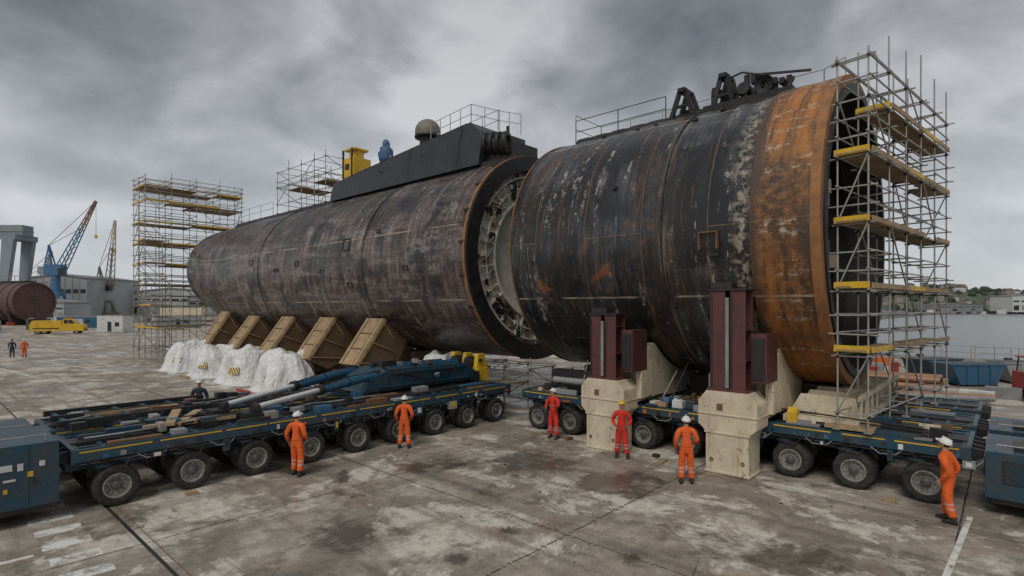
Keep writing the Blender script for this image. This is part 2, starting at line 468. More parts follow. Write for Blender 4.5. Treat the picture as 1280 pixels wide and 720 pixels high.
for k in range(9):
    yy = YC - 3.4 + k * .85; hh = math.sqrt(3.88**2 - (yy-YC)**2)
    mb.bx(-5.38, -5.16, yy-.05, yy+.05, ZC-hh, ZC+hh, M_dark)
for zz in (-2.4, -.8, .8, 2.4):
    hh = math.sqrt(3.88**2 - zz**2); mb.bx(-5.36, -5.2, YC-hh, YC+hh, ZC+zz-.06, ZC+zz+.06, M_dark)
for k in range(14):
    a = R_.uniform(0, 6.28); rr = R_.uniform(.5, 3.2)
    y0 = YC+math.cos(a)*rr; z0 = ZC+math.sin(a)*rr
    mb.bx(-5.2, -4.9, y0-.25, y0+.25, z0-.2, z0+.3, R_.choice([M_grey, M_cream, M_dark, M_maroon]))
mb.obj('end_frame', sr)
mb = MB()
mb.prism([(20.4, 12.15), (20.6, 12.5), (22.4, 12.5), (22.6, 12.15)], 'x', -14.6, -5.7, M_dark)
for x in fr(-14.3, -6.3, 9): mb.bx(x-.3, x+.3, 20.7, 22.3, 12.5, 12.56, M_dark)
def aframe(x, y, h, w):
    for s in (-1, 1):
        mb.beam((x-w/2, y+s*.35, 12.1), (x-.1, y+s*.3, 12.1+h), .15, .15, M_black)
        mb.beam((x+w/2, y+s*.35, 12.1), (x+.1, y+s*.3, 12.1+h), .15, .15, M_black)
        mb.beam((x-w*.3, y+s*.34, 12.1+h*.45), (x+w*.3, y+s*.34, 12.1+h*.45), .1, .1, M_black)
    mb.bx(x-.14, x+.14, y-.45, y+.45, 12.0+h, 12.15+h, M_black)
    mb.bx(x-w/2-.12, x+w/2+.12, y-.5, y+.5, 11.95, 12.14, M_black)
aframe(-9.3, 20.4, 1.15, .95)
aframe(-7.8, 20.6, 1.35, .85)
mb.bx(-8.5, -5.4, 20.1, 21.2, 12.05, 12.4, M_black)
for x in fr(-8.2, -5.6, 11):
    h = R_.uniform(.35, .95)
    mb.cyl((x, 20.5+R_.uniform(-.3,.3), 12.3), (x+R_.uniform(-.15,.15), 20.6, 12.3+h), R_.uniform(.03,.08), M_black, n=10)
    mb.bx(x-.08, x+.08, 20.4, 20.6, 12.3+h*.7, 12.36+h, M_black)
mb.cyl((-7.1, 20.3, 12.8), (-7.1, 21.1, 12.8), .22, M_dark, n=18)
mb.lathe((-6.4, 20.3, 12.75), (0,1,0), [(0,.32),(.04,.32),(.04,.14),(.6,.14),(.6,.32),(.65,.32)], M_dark, n=20)
mb.path([(-8.4,20.6,12.4),(-8.0,20.5,13.3),(-7.2,20.5,13.45),(-6.3,20.6,13.1),(-5.6,20.6,12.4)], .035, M_black)
mb.beam((-6.9, 20.6, 13.3), (-5.0, 20.8, 13.0), .07, .07, M_black)
for k in range(9):
    p = pol(R_.uniform(-14, -6.5), RH+.02, R_.choice([55, 62, 70, 20, -10]))
    mb.bx(p.x-.07, p.x+.07, p.y-.07, p.y+.07, p.z-.04, p.z+.05, M_dark)
p = pol(-6.9, RH+.05, -8)
mb.bx(-7.1, -6.5, p.y-.10, p.y+.1, p.z+.5, p.z+.55, M_rustp)
for dx in (-7.1, -6.55): mb.bx(dx, dx+.05, p.y-.10, p.y+.1, p.z, p.z+.55, M_rustp)
mb.obj('deck_machinery', sr)
def railing(name, pts, h, parent, step=1.5, r=.022, mat=M_steel, rails=(1.0, .52)):
    mb = MB()
    for a, b_ in zip(pts, pts[1:]):
        a = Vector(a); b_ = Vector(b_); n = max(1, int((b_-a).length/step))
        for i in range(n+1):
            p = a.lerp(b_, i/n); mb.cyl(p, p+Vector((0,0,h)), r, mat, n=6)
        for k in rails: mb.cyl(a+Vector((0,0,h*k)), b_+Vector((0,0,h*k)), r*.8, mat, n=6)
    return mb.obj(name, parent)
railing('deck_railing', [(-14.6,20.5,12.3),(-10.2,20.5,12.3)], 1.05, sr, mat=M_dark)
railing('deck_railing_far', [(-14.6,20.5,12.3),(-14.6,22.6,12.3),(-5.0,22.6,12.3),(-4.2,22.0,12.3)], 1.3, sr)

# left section
sl = empty('submarine_bow_section')
st = [(x, ZC, RH) for x in fr(-17.6, -45, 110)]
st += [(x, ZC + 1.0*k**1.6, RH - 1.05*k**1.5) for x, k in [(-45 - 11*i/30, i/30) for i in range(1, 31)]]
st += [(-56 - 3.4*math.sin(a), ZC+1.0+.1*math.sin(a), 3.95*math.cos(a)**.75 if a < 1.55 else .02) for a in [math.pi/2*i/14 for i in range(1, 15)]]
st = st[:-1] + [(-59.42, ZC+1.1, .02)]
st.reverse()
shell_obj('hull_plating', [(st, M_hullL)], sl)
mb = MB()
for x, w, h in ((-25.8,.04,.005),(-38.8,.04,.005)):
    ringp(mb, x, x+w, RH-.1, RH+h+.03, M_dark)
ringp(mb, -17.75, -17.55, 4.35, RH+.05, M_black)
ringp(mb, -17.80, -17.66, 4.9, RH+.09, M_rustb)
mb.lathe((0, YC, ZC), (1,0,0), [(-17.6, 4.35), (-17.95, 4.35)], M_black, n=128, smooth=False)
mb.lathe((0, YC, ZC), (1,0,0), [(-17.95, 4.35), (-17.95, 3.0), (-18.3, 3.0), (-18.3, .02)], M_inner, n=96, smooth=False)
for rr_, w_ in ((4.12, .08), (3.6, .05), (3.05, .08)):
    mb.lathe((0, YC, ZC), (1,0,0), [(-17.94, rr_), (-17.78, rr_), (-17.78, rr_-w_), (-17.94, rr_-w_)], M_inner, n=96, smooth=False)
for k in range(40):
    a = k*9
    p = pol(0, 4.3, a); q = pol(0, 3.05, a)
    mb.beam((-17.87, p.y, p.z), (-17.87, q.y, q.z), .06, .14, R_.choice([M_white, M_inner, M_inner, M_rustp]), up=(1,0,0))
for k in range(150):
    p = pol(0, R_.uniform(3.15, 4.2), R_.uniform(-90, 270))
    s1 = R_.uniform(.04, .14)
    mb.bx(-17.96, -17.86+R_.uniform(0,.16), p.y-s1, p.y+s1, p.z-s1, p.z+s1*1.5, R_.choice([M_cream, M_dark, M_white, M_grey, M_inner, M_rustp, M_dark]))
for k in range(16):
    a = R_.uniform(-80, 80); p = pol(0, 3.9, a); q = pol(0, 3.2, a+R_.uniform(-12,12)); mb.path([(-17.75,p.y,p.z),(-17.68,(p.y+q.y)/2,(p.z+q.z)/2-.1),(-17.75,q.y,q.z)], .03, R_.choice([M_dark, M_grey]))
for a in range(-80, 260, 17):
    p = pol(0, RH+.03, a)
    Mx = Matrix.Translation((-17.85, p.y, p.z)) @ Matrix.Rotation(rad(a), 4, 'X').inverted()
    mb.bx(-.22, .12, -.08, .07, -.05, .05, M_dark, Mx)
mb.prism([(20.0, 12.0), (20.3, 12.48), (22.7, 12.48), (23.0, 12.0)], 'x', -52, -18.0, M_dark)
for x in fr(-51, -37, 12): mb.bx(x-.35, x+.35, 20.4, 21.0, 12.48, 12.53, M_black)
for (x, d, w, h) in ((-27.5,12,.7,.7),(-30.0,-4,.5,.3),(-33.1,3,.4,.4),(-24.6,18,.3,.2),(-27.2,-14,.5,.3),(-36,0,.6,.2),(-22,-6,.4,.25),(-40,8,.5,.4)):
    p = pol(x, RH+.02, d); Mx = Matrix.Translation(p) @ Matrix.Rotation(rad(-d), 4, 'X')
    mb.bx(-w/2, w/2, -.03, .02, -h/2, -h/2+.04, M_dark, Mx); mb.bx(-w/2, w/2, -.03, .02, h/2-.04, h/2, M_dark, Mx)
    mb.bx(-w/2, -w/2+.04, -.03, .02, -h/2, h/2, M_dark, Mx); mb.bx(w/2-.04, w/2, -.03, .02, -h/2, h/2, M_dark, Mx)
mb.obj('end_ring_and_casing', sl)
# sail
M_sail = wmat('sail_black_paint', (.024, .028, .033), .40, amt=.4, scale=.7, dirt=(.055,.052,.05), streak=True)
mb = MB()
prof = [(-35.2, 12.3), (-35.2, 13.55), (-33.2, 13.8), (-21.9, 14.85), (-21.5, 14.85), (-20.8, 14.3), (-20.4, 13.7), (-20.4, 12.3)]
def sail_side(y_b, y_t):
    return [(x, y_b + (y_t-y_b)*((z-12.3)/2.6), z) for x, z in prof]
A = sail_side(19.95, 20.45); B = sail_side(23.05, 22.55)
n = len(prof)
mb.add(A+B, [tuple(range(n)), tuple(range(2*n-1, n-1, -1))] + [(i, (i+1) % n, n+(i+1) % n, n+i) for i in range(n)], M_sail)
mb.beam((-22.1, 20.38, 14.77), (-22.1, 19.92, 12.5), .03, .03, M_black)
mb.beam((-26.5, 20.31, 14.33), (-26.5, 19.92, 12.5), .02, .02, M_black)
mb.beam((-33.0, 20.24, 13.78), (-21.8, 20.47, 14.85), .05, .05, M_dark)
mb.bx(-21.7, -21.45, 20.28, 20.36, 13.8, 14.0, M_white)
mb.bx(-29.5, -29.2, 20.14, 20.24, 13.3, 13.45, M_black)
mb.bx(-25.5, -25.2, 20.20, 20.32, 13.6, 13.75, M_black)
for x in (-31.5, -28.6, -24.0): mb.bx(x-.07, x+.07, 20.3, 20.4, 13.8+(x+33)*.095, 13.94+(x+33)*.095, M_grey)
for i in range(4):
    x = -20.2 + i*.46
    mb.lathe((x, 20.3, 13.4 - .08*i), (1, .35, 0), [(0,.38),(0,.58),(.2,.58),(.2,.38),(0,.38)], M_black, n=24)
mb.bx(-20.3, -18.5, 20.5, 22.5, 12.4, 13.3, M_dark)
mb.bx(-20.0, -19.1, 20.7, 22.2, 13.3, 13.8, M_sail)
mb.cyl((-18.9, 20.6, 13.0), (-18.9, 20.6, 14.1), .08, M_black, n=10)
mb.obj('sail', sl, bevel=.03)
mb = MB()
mb.cyl((-26, 21.2, 14.2), (-26, 21.2, 15.2), .5, M_dark, n=20)
mb.ell((-26, 21.2, 15.45), (.78, .78, .78), M_beige, 24, 12, 0, math.pi*.62)
mb.lathe((-26, 21.2, 15.1), (0,0,1), [(0,.5),(0,.80),(.12,.80),(.12,.75)], M_dark, n=24)
mb.obj('mast_dome', sl)
mb = MB()
mb.bx(-34.5, -33.1, 20.5, 21.9, 13.7, 15.2, M_yellow)
mb.cyl((-33.8, 21.2, 15.2), (-33.8, 21.2, 15.8), .5, M_yellow, n=16)
mb.bx(-34.4, -33.2, 20.6, 21.8, 15.75, 15.9, M_yellow)
for dx in (-34.4, -33.3): mb.bx(dx, dx+.12, 20.42, 20.55, 13.7, 15.8, M_dark)
mb.bx(-34.1, -33.6, 20.46, 20.52, 14.4, 14.8, M_black)
mb.obj('yellow_winch', sl, bevel=.03)
mb = MB()
mb.ell((-30.3, 21.2, 14.85), (.48, .48, .72), M_oldblue, 20, 14, 0, math.pi, lambda p: 1 + .12*math.sin(p.x*9+p.z*5)*math.cos(p.y*8))
mb.ell((-30.3, 21.2, 15.55), (.25, .25, .35), M_oldblue, 14, 10, 0, math.pi, lambda p: 1+.1*math.sin(p.x*11))
mb.cyl((-30.3, 21.2, 13.9), (-30.3, 21.2, 14.6), .3, M_dark, n=12)
mb.obj('tarp_wrapped_mast', sl)
railing('sail_railing', [(-25.0,20.6,14.5),(-21.6,20.6,14.8),(-21.2,22.3,14.8),(-19.5,22.3,14.2)], 1.1, sl, step=.8)
railing('sail_railing_far', [(-32,22.4,13.9),(-21.2,22.4,14.8)], 1.2, sl, step=1.3)
railing('bow_deck_railing', [(-52,20.4,12.5),(-45,20.4,12.5)], 1.1, sl, step=2)

# ------------------------------------------------------------ scaffolding
def scaffold(name, xs, ys, z0, topf, lifts, plats, toe=.9, toe_side=.25, dens=1.0, r=.026, origin=None, rz=0, jit=.35, skip=None, brace=1.0):
    mb = MB()
    for x in xs:
        for y in ys:
            tp = topf(x, y) + R_.uniform(-jit, jit)
            j = R_.uniform(-.03, .03)
            mb.cyl((x+j, y, z0), (x, y+j, tp), r, M_steel, n=6)
            mb.bx(x-.09, x+.09, y-.09, y+.09, z0, z0+.03, M_steel)
            for z in lifts:
                if z < tp: mb.cyl((x,y,z-.05), (x,y,z+.05), r*1.7, M_dark, n=6)
    allz = list(lifts)
    for z in plats: allz += [z+.5, z+1.0]
    for z in allz:
        for y in ys:
            for a, b_ in zip(xs, xs[1:]):
                if z < min(topf(a, y), topf(b_, y)):
                    e = R_.uniform(.05, .25); mb.cyl((a-e, y+.03, z), (b_+e, y+.03, z+R_.uniform(-.02,.02)), r*.92, M_steel, n=6)
        for x in xs:
            for a, b_ in zip(ys, ys[1:]):
                if z < min(topf(x, a), topf(x, b_)) and R_.random() < .9:
                    e = R_.uniform(.05, .25); mb.cyl((x+.03, a-e, z+.04), (x+.03, b_+e, z+.04), r*.92, M_steel, n=6)
    lz = sorted(lifts)
    flip = 0
    for a, b_ in zip(lz, lz[1:]):
        for y in (ys[0], ys[-1]):
            k = (flip) % (len(xs)-1); flip += 1
            if b_ < topf(xs[k], y) and R_.random() < brace: mb.cyl((xs[k], y-.05, a), (xs[k+1], y-.05, b_), r*.9, M_steel, n=6)
        for x in (xs[0], xs[-1]):
            k = flip % (len(ys)-1)
            p, q = (ys[k], ys[k+1]) if flip % 2 else (ys[k+1], ys[k])
            if b_ < topf(x, ys[k]) and R_.random() < brace: mb.cyl((x+.06, p, a), (x+.06, q, b_), r*.9, M_steel, n=6)
    for z in plats:
        for a, b_ in zip(ys, ys[1:]):
            if skip and skip(a, z): continue
            for c, d in zip(xs, xs[1:]):
                if z + .3 > min(topf(c, a), topf(d, b_)) or R_.random() > dens: continue
                nb = max(2, int((d-c)/.26)); w = (d-c)/nb
                for k in range(nb):
                    if R_.random() < .06: continue
                    mb.bx(c+k*w+.01, c+(k+1)*w-.01, a-.12, b_+.12, z+.05+R_.uniform(0,.01), z+.09, M_wood)
        y = next(v for v in ys if not (skip and skip(v, z)))
        for c, d in zip(xs, xs[1:]):
            if z + .3 < min(topf(c, y), topf(d, y)) and R_.random() < toe: mb.bx(c-.05, d+.05, y-.10, y-.06, z+.03, z+.20, M_yellow)
        x = xs[-1]
        for a, b_ in zip(ys, ys[1:]):
            if skip and skip(a, z): continue
            if z + .3 < min(topf(x, a), topf(x, b_)) and R_.random() < .8:
                mb.bx(x+.07, x+.11, a, b_, z+.03, z+.17, M_yellow if R_.random() < toe_side else M_wood)
    if origin:
        Mx = Matrix.Translation(Vector(origin)) @ Matrix.Rotation(rz, 4, 'Z') @ Matrix.Translation(-Vector(origin))
        mb.v = [tuple(Mx @ Vector(v)) for v in mb.v]
    return mb.obj(name)

scaffold('scaffolding_tower', [-3.45, -2.7], [17.0, 18.7, 20.4, 22.1, 23.8, 25.5], 1.56,
         lambda x, y: 11.7 if y < 18 else (12.5 if y < 19.5 else 12.8), [2.0, 3.55, 5.3, 7.1, 8.9, 10.4, 11.5], [3.65, 5.35, 7.1, 8.92, 10.45], toe=1.0, toe_side=.25,
         origin=(-3.45, 17.0, 0), rz=rad(-7), jit=.2, skip=lambda y, z: z > 10 and y < 18, brace=.6)
scaffold('bow_scaffolding', [-64.2, -62.2, -60.3], [15.2, 17.4, 19.6, 21.8, 24.0], 0,
         lambda x, y: 17.2 + .03*y, [1, 3, 5, 7, 9, 11, 13, 15, 17], [3, 5, 7, 9, 11, 13, 15, 16.4], toe=.8, toe_side=.55, dens=.6, r=.035)
scaffold('bow_side_scaffolding', [-60.0, -58.0, -56.0, -54.2, -52.4], [14.6, 16.0], 0,
         lambda x, y: 14.5 if x < -59 else (11.5 if x < -57 else (7 if x < -55 else 3.4)), [1, 3, 5, 7, 9, 11, 13], [3, 5, 7, 9, 11], toe=.6, dens=.6, r=.035)
scaffold('deck_scaffolding', [-44, -42, -40, -38, -36.4], [20.3, 22.8], 12.5,
         lambda x, y: 16.0 + .06*(x+45), [13.2, 14.6, 15.8], [14.0], toe=0, toe_side=0, dens=.5, r=.028)
scaffold('low_scaffolding', [-20.5, -18.9, -17.3, -15.8], [18.7, 20.3], 0,
         lambda x, y: 2.3, [.4, 1.3, 2.1], [1.2], toe=0, toe_side=0, dens=.5, r=.028)

# ------------------------------------------------------------ wheels and trailers
def wheel_mesh():
    mb = MB(); r = .5
    prof = [(-.13,.30),(-.15,.33),(-.155,.42),(-.14,.475),(-.10,r-.005),(-.07,r),(-.065,r-.02),(-.055,r-.02),(-.05,r),(-.01,r),(-.005,r-.02),(.005,r-.02),(.01,r),(.05,r),(.055,r-.02),(.065,r-.02),(.07,r),(.10,r-.005),(.14,.475),(.155,.42),(.15,.33),(.13,.30)]
    mb.lathe((0,0,0), (0,1,0), prof, M_rub, n=36)
    for s in (-1, 1):
        mb.lathe((0,0,0), (0,s,0), [(.13,.305),(.148,.30),(.148,.27),(.10,.255),(.04,.24),(.03,.15),(.06,.13),(.06,.02)], M_rim, n=28, smooth=False)
        mb.lathe((0,0,0), (0,s,0), [(.05,.12),(.13,.11),(.15,.07),(.15,.001)], M_hub, n=16)
        for k in range(10):
            a = k*math.pi/5
            mb.cyl((math.cos(a)*.185, s*.03, math.sin(a)*.185), (math.cos(a)*.185, s*.065, math.sin(a)*.185), .016, M_hub, n=6)
    o = mb.obj('wheel_master'); me = o.data; bpy.data.objects.remove(o); me.name = 'wheel'
    return me
WHEEL = wheel_mesh()

def trailer(loc, rotz, L, axles, pack=None, seed=0):
    rr = random.Random(seed)
    T = empty('modular_transporter', loc, (0, 0, rotz))
    mb = MB(); W = 2.43
    mb.bx(0, L, .80, 1.63, .86, 1.40, M_blue)
    for y0, y1 in ((0, .10), (W-.10, W)):
        mb.bx(0, L, y0, y1, 1.22, 1.52, M_blue)
    for y in (.42, 2.0): mb.bx(.02, L-.02, y-.05, y+.05, 1.30, 1.505, M_blue)
    mb.bx(0, .10, .1, W-.1, 1.15, 1.53, M_blue); mb.bx(L-.10, L, .1, W-.1, 1.15, 1.53, M_blue)
    n = int(L/.52)
    for i in range(n+1):
        x = .15 + (L-.3)*i/n
        mb.bx(x-.04, x+.04, .1, W-.1, 1.34, 1.50, M_blue if i % 3 else M_dark)
    mb.bx(.1, L-.1, .85, 1.58, 1.40, 1.53, M_dark)
    for i in range(int(L/.6)):
        x = rr.uniform(.3, L-1.2); y = rr.choice([.12, .12, 1.7, .9, 1.2]); h = rr.choice([.02, .03, .08, .15])
        mb.bx(x, x+rr.uniform(.2,1.3), y, y+rr.uniform(.1,.4), 1.50, 1.55+h, rr.choice([M_dark, M_blue, M_rustp, M_grey, M_blue2, M_dark]))
    x = .15
    while x < L-.8:
        l = rr.uniform(.9, 1.5)
        mb.bx(x, min(x+l, L-.1), -.006, .001, 1.43, 1.465, M_yellow)
        mb.bx(x, min(x+l, L-.1), W-.001, W+.006, 1.43, 1.465, M_yellow); x += l + rr.uniform(.05,.35)
    for ax in axles:
        for sy, sg in ((0, 1), (W, -1)):
            q = lambda a: sy + sg*a
            for dx in (-.55, .55):
                mb.prism([(q(.02),1.22),(q(.80),1.22),(q(.80),.92),(q(.12),1.12)], 'x', ax+dx-.025, ax+dx+.025, M_blue)
            yc = q(.36)
            mb.cyl((ax-.22, yc, 1.35), (ax-.22, yc, 1.02), .19, M_dark, n=14)
            mb.cyl((ax-.22, yc, 1.05), (ax-.22, yc, .98), .26, M_blue, n=16)
            mb.beam((ax-.30, yc, .98), (ax-.34, yc, .62), .12, .30, M_dark, up=(0,1,0))
            mb.beam((ax-.36, yc, .66), (ax+.05, yc, .50), .14, .14, M_dark)
            mb.cyl((ax-.05, yc, .98), (ax+.02, yc, .60), .055, M_chrome, n=10)
            mb.cyl((ax-.10, yc, 1.12), (ax-.05, yc, .86), .085, M_blue2, n=10)
            mb.cyl((ax, q(.12), .5), (ax, q(.62), .5), .06, M_dark, n=10)
        if rr.random() < .9:
            x = ax + .83; w = rr.uniform(.12,.38); h = rr.uniform(.12,.34)
            mb.bx(x-w/2, x+w/2, -.05, .12, 1.2-h, 1.2, rr.choice([M_blue, M_dark, M_grey, M_blue]))
            mb.bx(x-w/4, x+w/4, -.062, -.05, 1.17-h*.6, 1.17, rr.choice([M_white, M_dark, M_yellow, M_dark]))
        for q_ in range(3):
            x = ax + rr.uniform(-.7, .7); mb.bx(x-.03, x+rr.uniform(.02,.1), -.03, .0, 1.25, 1.25+rr.uniform(.05,.14), rr.choice([M_dark, M_grey, M_blue2, M_dark, M_orange, M_white]))
        if rr.random() < .5: mb.cyl((ax+.7, -.01, 1.33), (ax+.7, .05, 1.33), .06, M_dark, n=12)
        mb.path([(ax-.3,.02,1.25),(ax-.15,-.03,1.02),(ax+.15,-.02,.98),(ax+.35,.05,1.24)], .016, M_black, n=5)
        mb.path([(ax-.6,.6,1.3),(ax-.3,.25,.98),(ax-.1,.3,.9)], .02, M_black, n=5)
        mb.path([(ax+.4,.0,1.22),(ax+.6,-.03,1.08),(ax+.95,-.02,1.1),(ax+1.1,.05,1.24)], .013, M_grey, n=5)
    mb.cyl((.2, .14, 1.16), (L-.2, .14, 1.16), .03, M_dark, n=6)
    mb.cyl((.2, .22, 1.12), (L-.2, .22, 1.12), .022, M_steel, n=6)
    for xe, s in ((0,-1),(L,1)):
        for y in (.45, .95, 1.5, 2.0):
            mb.prism([(xe, 1.45),(xe+s*.22,1.42),(xe+s*.22,1.24),(xe,1.1)], 'y', y-.05, y+.05, M_dark)
    mb.obj('chassis', T, bevel=.008)
    for ax in axles:
        for y in (.17, .55, W-.55, W-.17):
            o = bpy.data.objects.new('wheel', WHEEL); COL.objects.link(o); o.parent = T
            o.location = (ax, y, .5); o.rotation_euler = (0, rr.uniform(0, 6.28), rr.uniform(-.03,.03))
    if pack:
        x0, x1, z1 = pack
        mb = MB()
        mb.bx(x0, x1, .0, W, .42, z1, M_blue)
        mb.bx(x0+.1, x1-.1, .1, W-.1, .28, .42, M_dark)
        nl = 14; xa = x0+.35; xb = x0+1.25
        for side, yy in ((0, -.012), (1, W+.012)):
            mb.bx(xa-.05, xb+.05, yy, yy+.004, .78, z1-.18, M_dark)
            for i in range(nl):
                z = .82 + (z1-1.05)*i/nl
                mb.bx(xa, xb, yy-.014, yy+.01, z, z+.018, M_blue)
            for xx in (x0+1.45, x0+2.2, x0+2.95):
                if xx < x1-.1:
                    mb.bx(xx, xx+.008, yy-.004, yy+.004, .5, z1-.08, M_black)
                    mb.bx(xx+.08, xx+.12, yy-.03, yy+.01, .9, 1.05, M_dark)
            for (a_, b_, c_, d_, m_) in ((1.0,.80,1.28,1.42,M_white),(.72,.62,1.26,1.42,M_white),(.55,.45,1.1,1.22,M_yellow),(.95,.75,1.05,1.10,M_white),(.35,.25,1.3,1.42,M_white),(.95,.88,.8,.9,M_yellow)):
                mb.bx(x1-a_, x1-b_, yy-.004, yy+.002, c_, d_, m_)
        mb.bx(x0-.012, x0-.002, .3, 1.2, .8, z1-.2, M_dark)
        mb.bx(x1+.002, x1+.012, .3, 1.2, .8, z1-.2, M_dark)
        for i in range(10):
            z = .85 + (z1-1.15)*i/10
            mb.bx(x0-.03, x0-.01, .3, 1.2, z, z+.025, M_blue); mb.bx(x1+.01, x1+.03, .3, 1.2, z, z+.025, M_blue)
        mb.bx(x0+.5, x0+1.3, .4, 1.3, z1, z1+.08, M_dark)
        mb.cyl((x0+1.7, 1.9, z1), (x0+1.7, 1.9, z1+.28), .06, M_dark, n=10)
        mb.path([(x0+.2,.3,z1),(x0+.2,.3,z1+.12),(x1-.2,.3,z1+.12),(x1-.2,.3,z1)], .018, M_steel)
        mb.obj('power_pack', T, bevel=.025)
    return T
axl = [.9 + 1.68*k for k in range(9)]
trailer((-16.15, 2.6, 0), rad(90), 15.2, axl, pack=(-3.7, -.22, 1.82), seed=1)
trailer((-19.15, 2.6, 0), rad(90), 15.2, axl, pack=(-3.7, -.22, 1.6), seed=2)
axr = [.8 + 1.56*k for k in range(9)]
trailer((-14.8, 17.0, 0), 0, 14.15, axr, pack=(14.4, 17.9, 1.5), seed=3)
trailer((-14.8, 20.1, 0), 0, 14.15, axr, pack=(14.4, 17.9, 1.5), seed=4)
trailer((-14.8, 23.3, 0), 0, 14.15, axr, seed=5)

mb = MB()
def ram(p0, p1, f=.45, r=.16):
    p0 = Vector(p0); p1 = Vector(p1); m = p0.lerp(p1, f)
    mb.cyl(p0, m, r*.6, M_chrome, n=18); mb.cyl(m, p1, r, M_blue2, n=20)
    d = (p1-p0).normalized()
    mb.cyl(m-d*.06, m+d*.12, r*1.18, M_dark, n=20); mb.cyl(p1-d*.15, p1+d*.05, r*1.15, M_dark, n=20)
    mb.cyl(m.lerp(p1,.45)-d*.05, m.lerp(p1,.45)+d*.05, r*1.1, M_blue, n=20)
    mb.cyl(p0, p0-d*.22, r*.8, M_dark, n=14)
    mb.cyl(p0-Vector((.22,0,0))-d*.1, p0+Vector((.22,0,0))-d*.1, .09, M_dark, n=12)
    mb.path([m+Vector((.1,0,r)), m.lerp(p1,.5)+Vector((.1,0,r+.06)), p1+Vector((.1,0,r))], .018, M_black)
ram((-16.9, 7.2, 1.85), (-18.3, 12.4, 2.25), r=.155); ram((-18.0, 6.7, 1.85), (-20.2, 12.6, 2.3), r=.155)
for p in ((-16.9,7.1), (-18.0,6.6)):
    mb.bx(p[0]-.3, p[0]+.3, p[1]-.4, p[1]+.1, 1.53, 1.75, M_dark)
mb.obj('hydraulic_ram')
mb = MB()
mb.prism([(11.6, 1.62), (11.9, 2.15), (12.8, 2.45), (16.8, 2.4), (17.4, 2.05), (17.4, 1.62)], 'x', -19.9, -18.0, M_blue)
for x in (-19.5, -18.95, -18.4): mb.bx(x-.05, x+.05, 12.9, 16.7, 2.38, 2.5, M_blue2)
mb.bx(-17.99, -17.92, 12.2, 17.0, 1.75, 1.83, M_blue); mb.bx(-17.99, -17.92, 12.8, 16.8, 2.25, 2.33, M_blue)
for y in fr(12.6, 16.8, 6): mb.bx(-17.99, -17.94, y-.03, y+.03, 1.85, 2.25, M_blue)
mb.bx(-17.94, -17.93, 15.0, 15.25, 1.95, 2.12, M_white)
mb.bx(-19.4, -18.7, 12.9, 13.6, 2.4, 2.7, M_dark)
for i in range(9):
    x = R_.uniform(-19.6,-18.2); y = R_.uniform(12.6,16.6); mb.bx(x-.1, x+.1, y-.12, y+.12, 2.4, 2.5+R_.uniform(0,.14), R_.choice([M_dark, M_blue2, M_grey, M_rustp]))
mb.path([(-18.1,12.5,2.5),(-17.9,13.4,2.2),(-17.85,14.5,1.9),(-17.95,16,2.2),(-18.2,16.8,2.4)], .03, M_black)
mb.obj('lifting_beam', bevel=.02)
mb = MB()
mb.bx(-19.9, -17.9, 17.5, 18.2, 1.5, 2.1, M_yellow)
for x in (-19.7, -18.9, -18.1): mb.prism([(17.5,2.1),(17.6,2.75),(18.0,2.75),(18.2,2.1)], 'x', x-.12, x+.12, M_yellow)
mb.bx(-19.9, -17.9, 17.6, 17.8, 2.4, 2.52, M_dark)
mb.cyl((-19.4, 17.4, 2.35), (-19.4, 18.3, 2.35), .27, M_dark, n=16)
mb.cyl((-18.5, 17.4, 2.35), (-18.5, 18.3, 2.35), .27, M_dark, n=16)
mb.bx(-18.2, -17.8, 17.3, 17.5, 1.2, 2.0, M_black)
mb.obj('yellow_clamp', bevel=.02)
mb = MB()
for i, (a, b_) in enumerate((((-17.0,5.0,1.62),(-18.9,6.2,1.62)), ((-16.8,4.8,1.71),(-18.9,5.6,1.71)), ((-17.3,4.3,1.63),(-17.1,6.6,1.63)))):
    mb.beam(a, b_, .24, .09, M_ply)
mb.beam((-20.5,3.5,1.66), (-20.2,6.0,1.66), .3, .1, M_wood)
mb.obj('timber_planks')
mb = MB()
for i in range(6):
    y = 3.0 + i*.75
    mb.beam((-21.6, y, 1.62), (-19.2, y+.05, 1.62), .10, .12, M_blue)
for x in (-21.5, -20.4, -19.3): mb.beam((x, 2.8, 1.66), (x, 7.2, 1.66), .12, .16, M_dark)
for i in range(46):
    x = R_.uniform(-21.4, -16.5); y = R_.uniform(3, 11.2); w = R_.uniform(.05,.22)
    mb.bx(x-w, x+w, y-R_.uniform(.05,.35), y+.1, 1.53, 1.60+R_.uniform(.02,.2), R_.choice([M_dark, M_blue, M_grey, M_rustp, M_blue2, M_dark, M_black, M_conc]))
for k in range(7):
    x = R_.uniform(-21, -16.8); y = 3
    pts = [(x, y, 1.6)]
    while y < 11: y += R_.uniform(.5, 1.3); x += R_.uniform(-.35, .35); pts.append((max(-21.4, min(-16.5, x)), y, 1.58+R_.uniform(0,.12)))
    mb.path(pts, R_.uniform(.018,.03), R_.choice([M_black, M_black, M_grey, M_blue]))
mb.obj('deck_fittings')

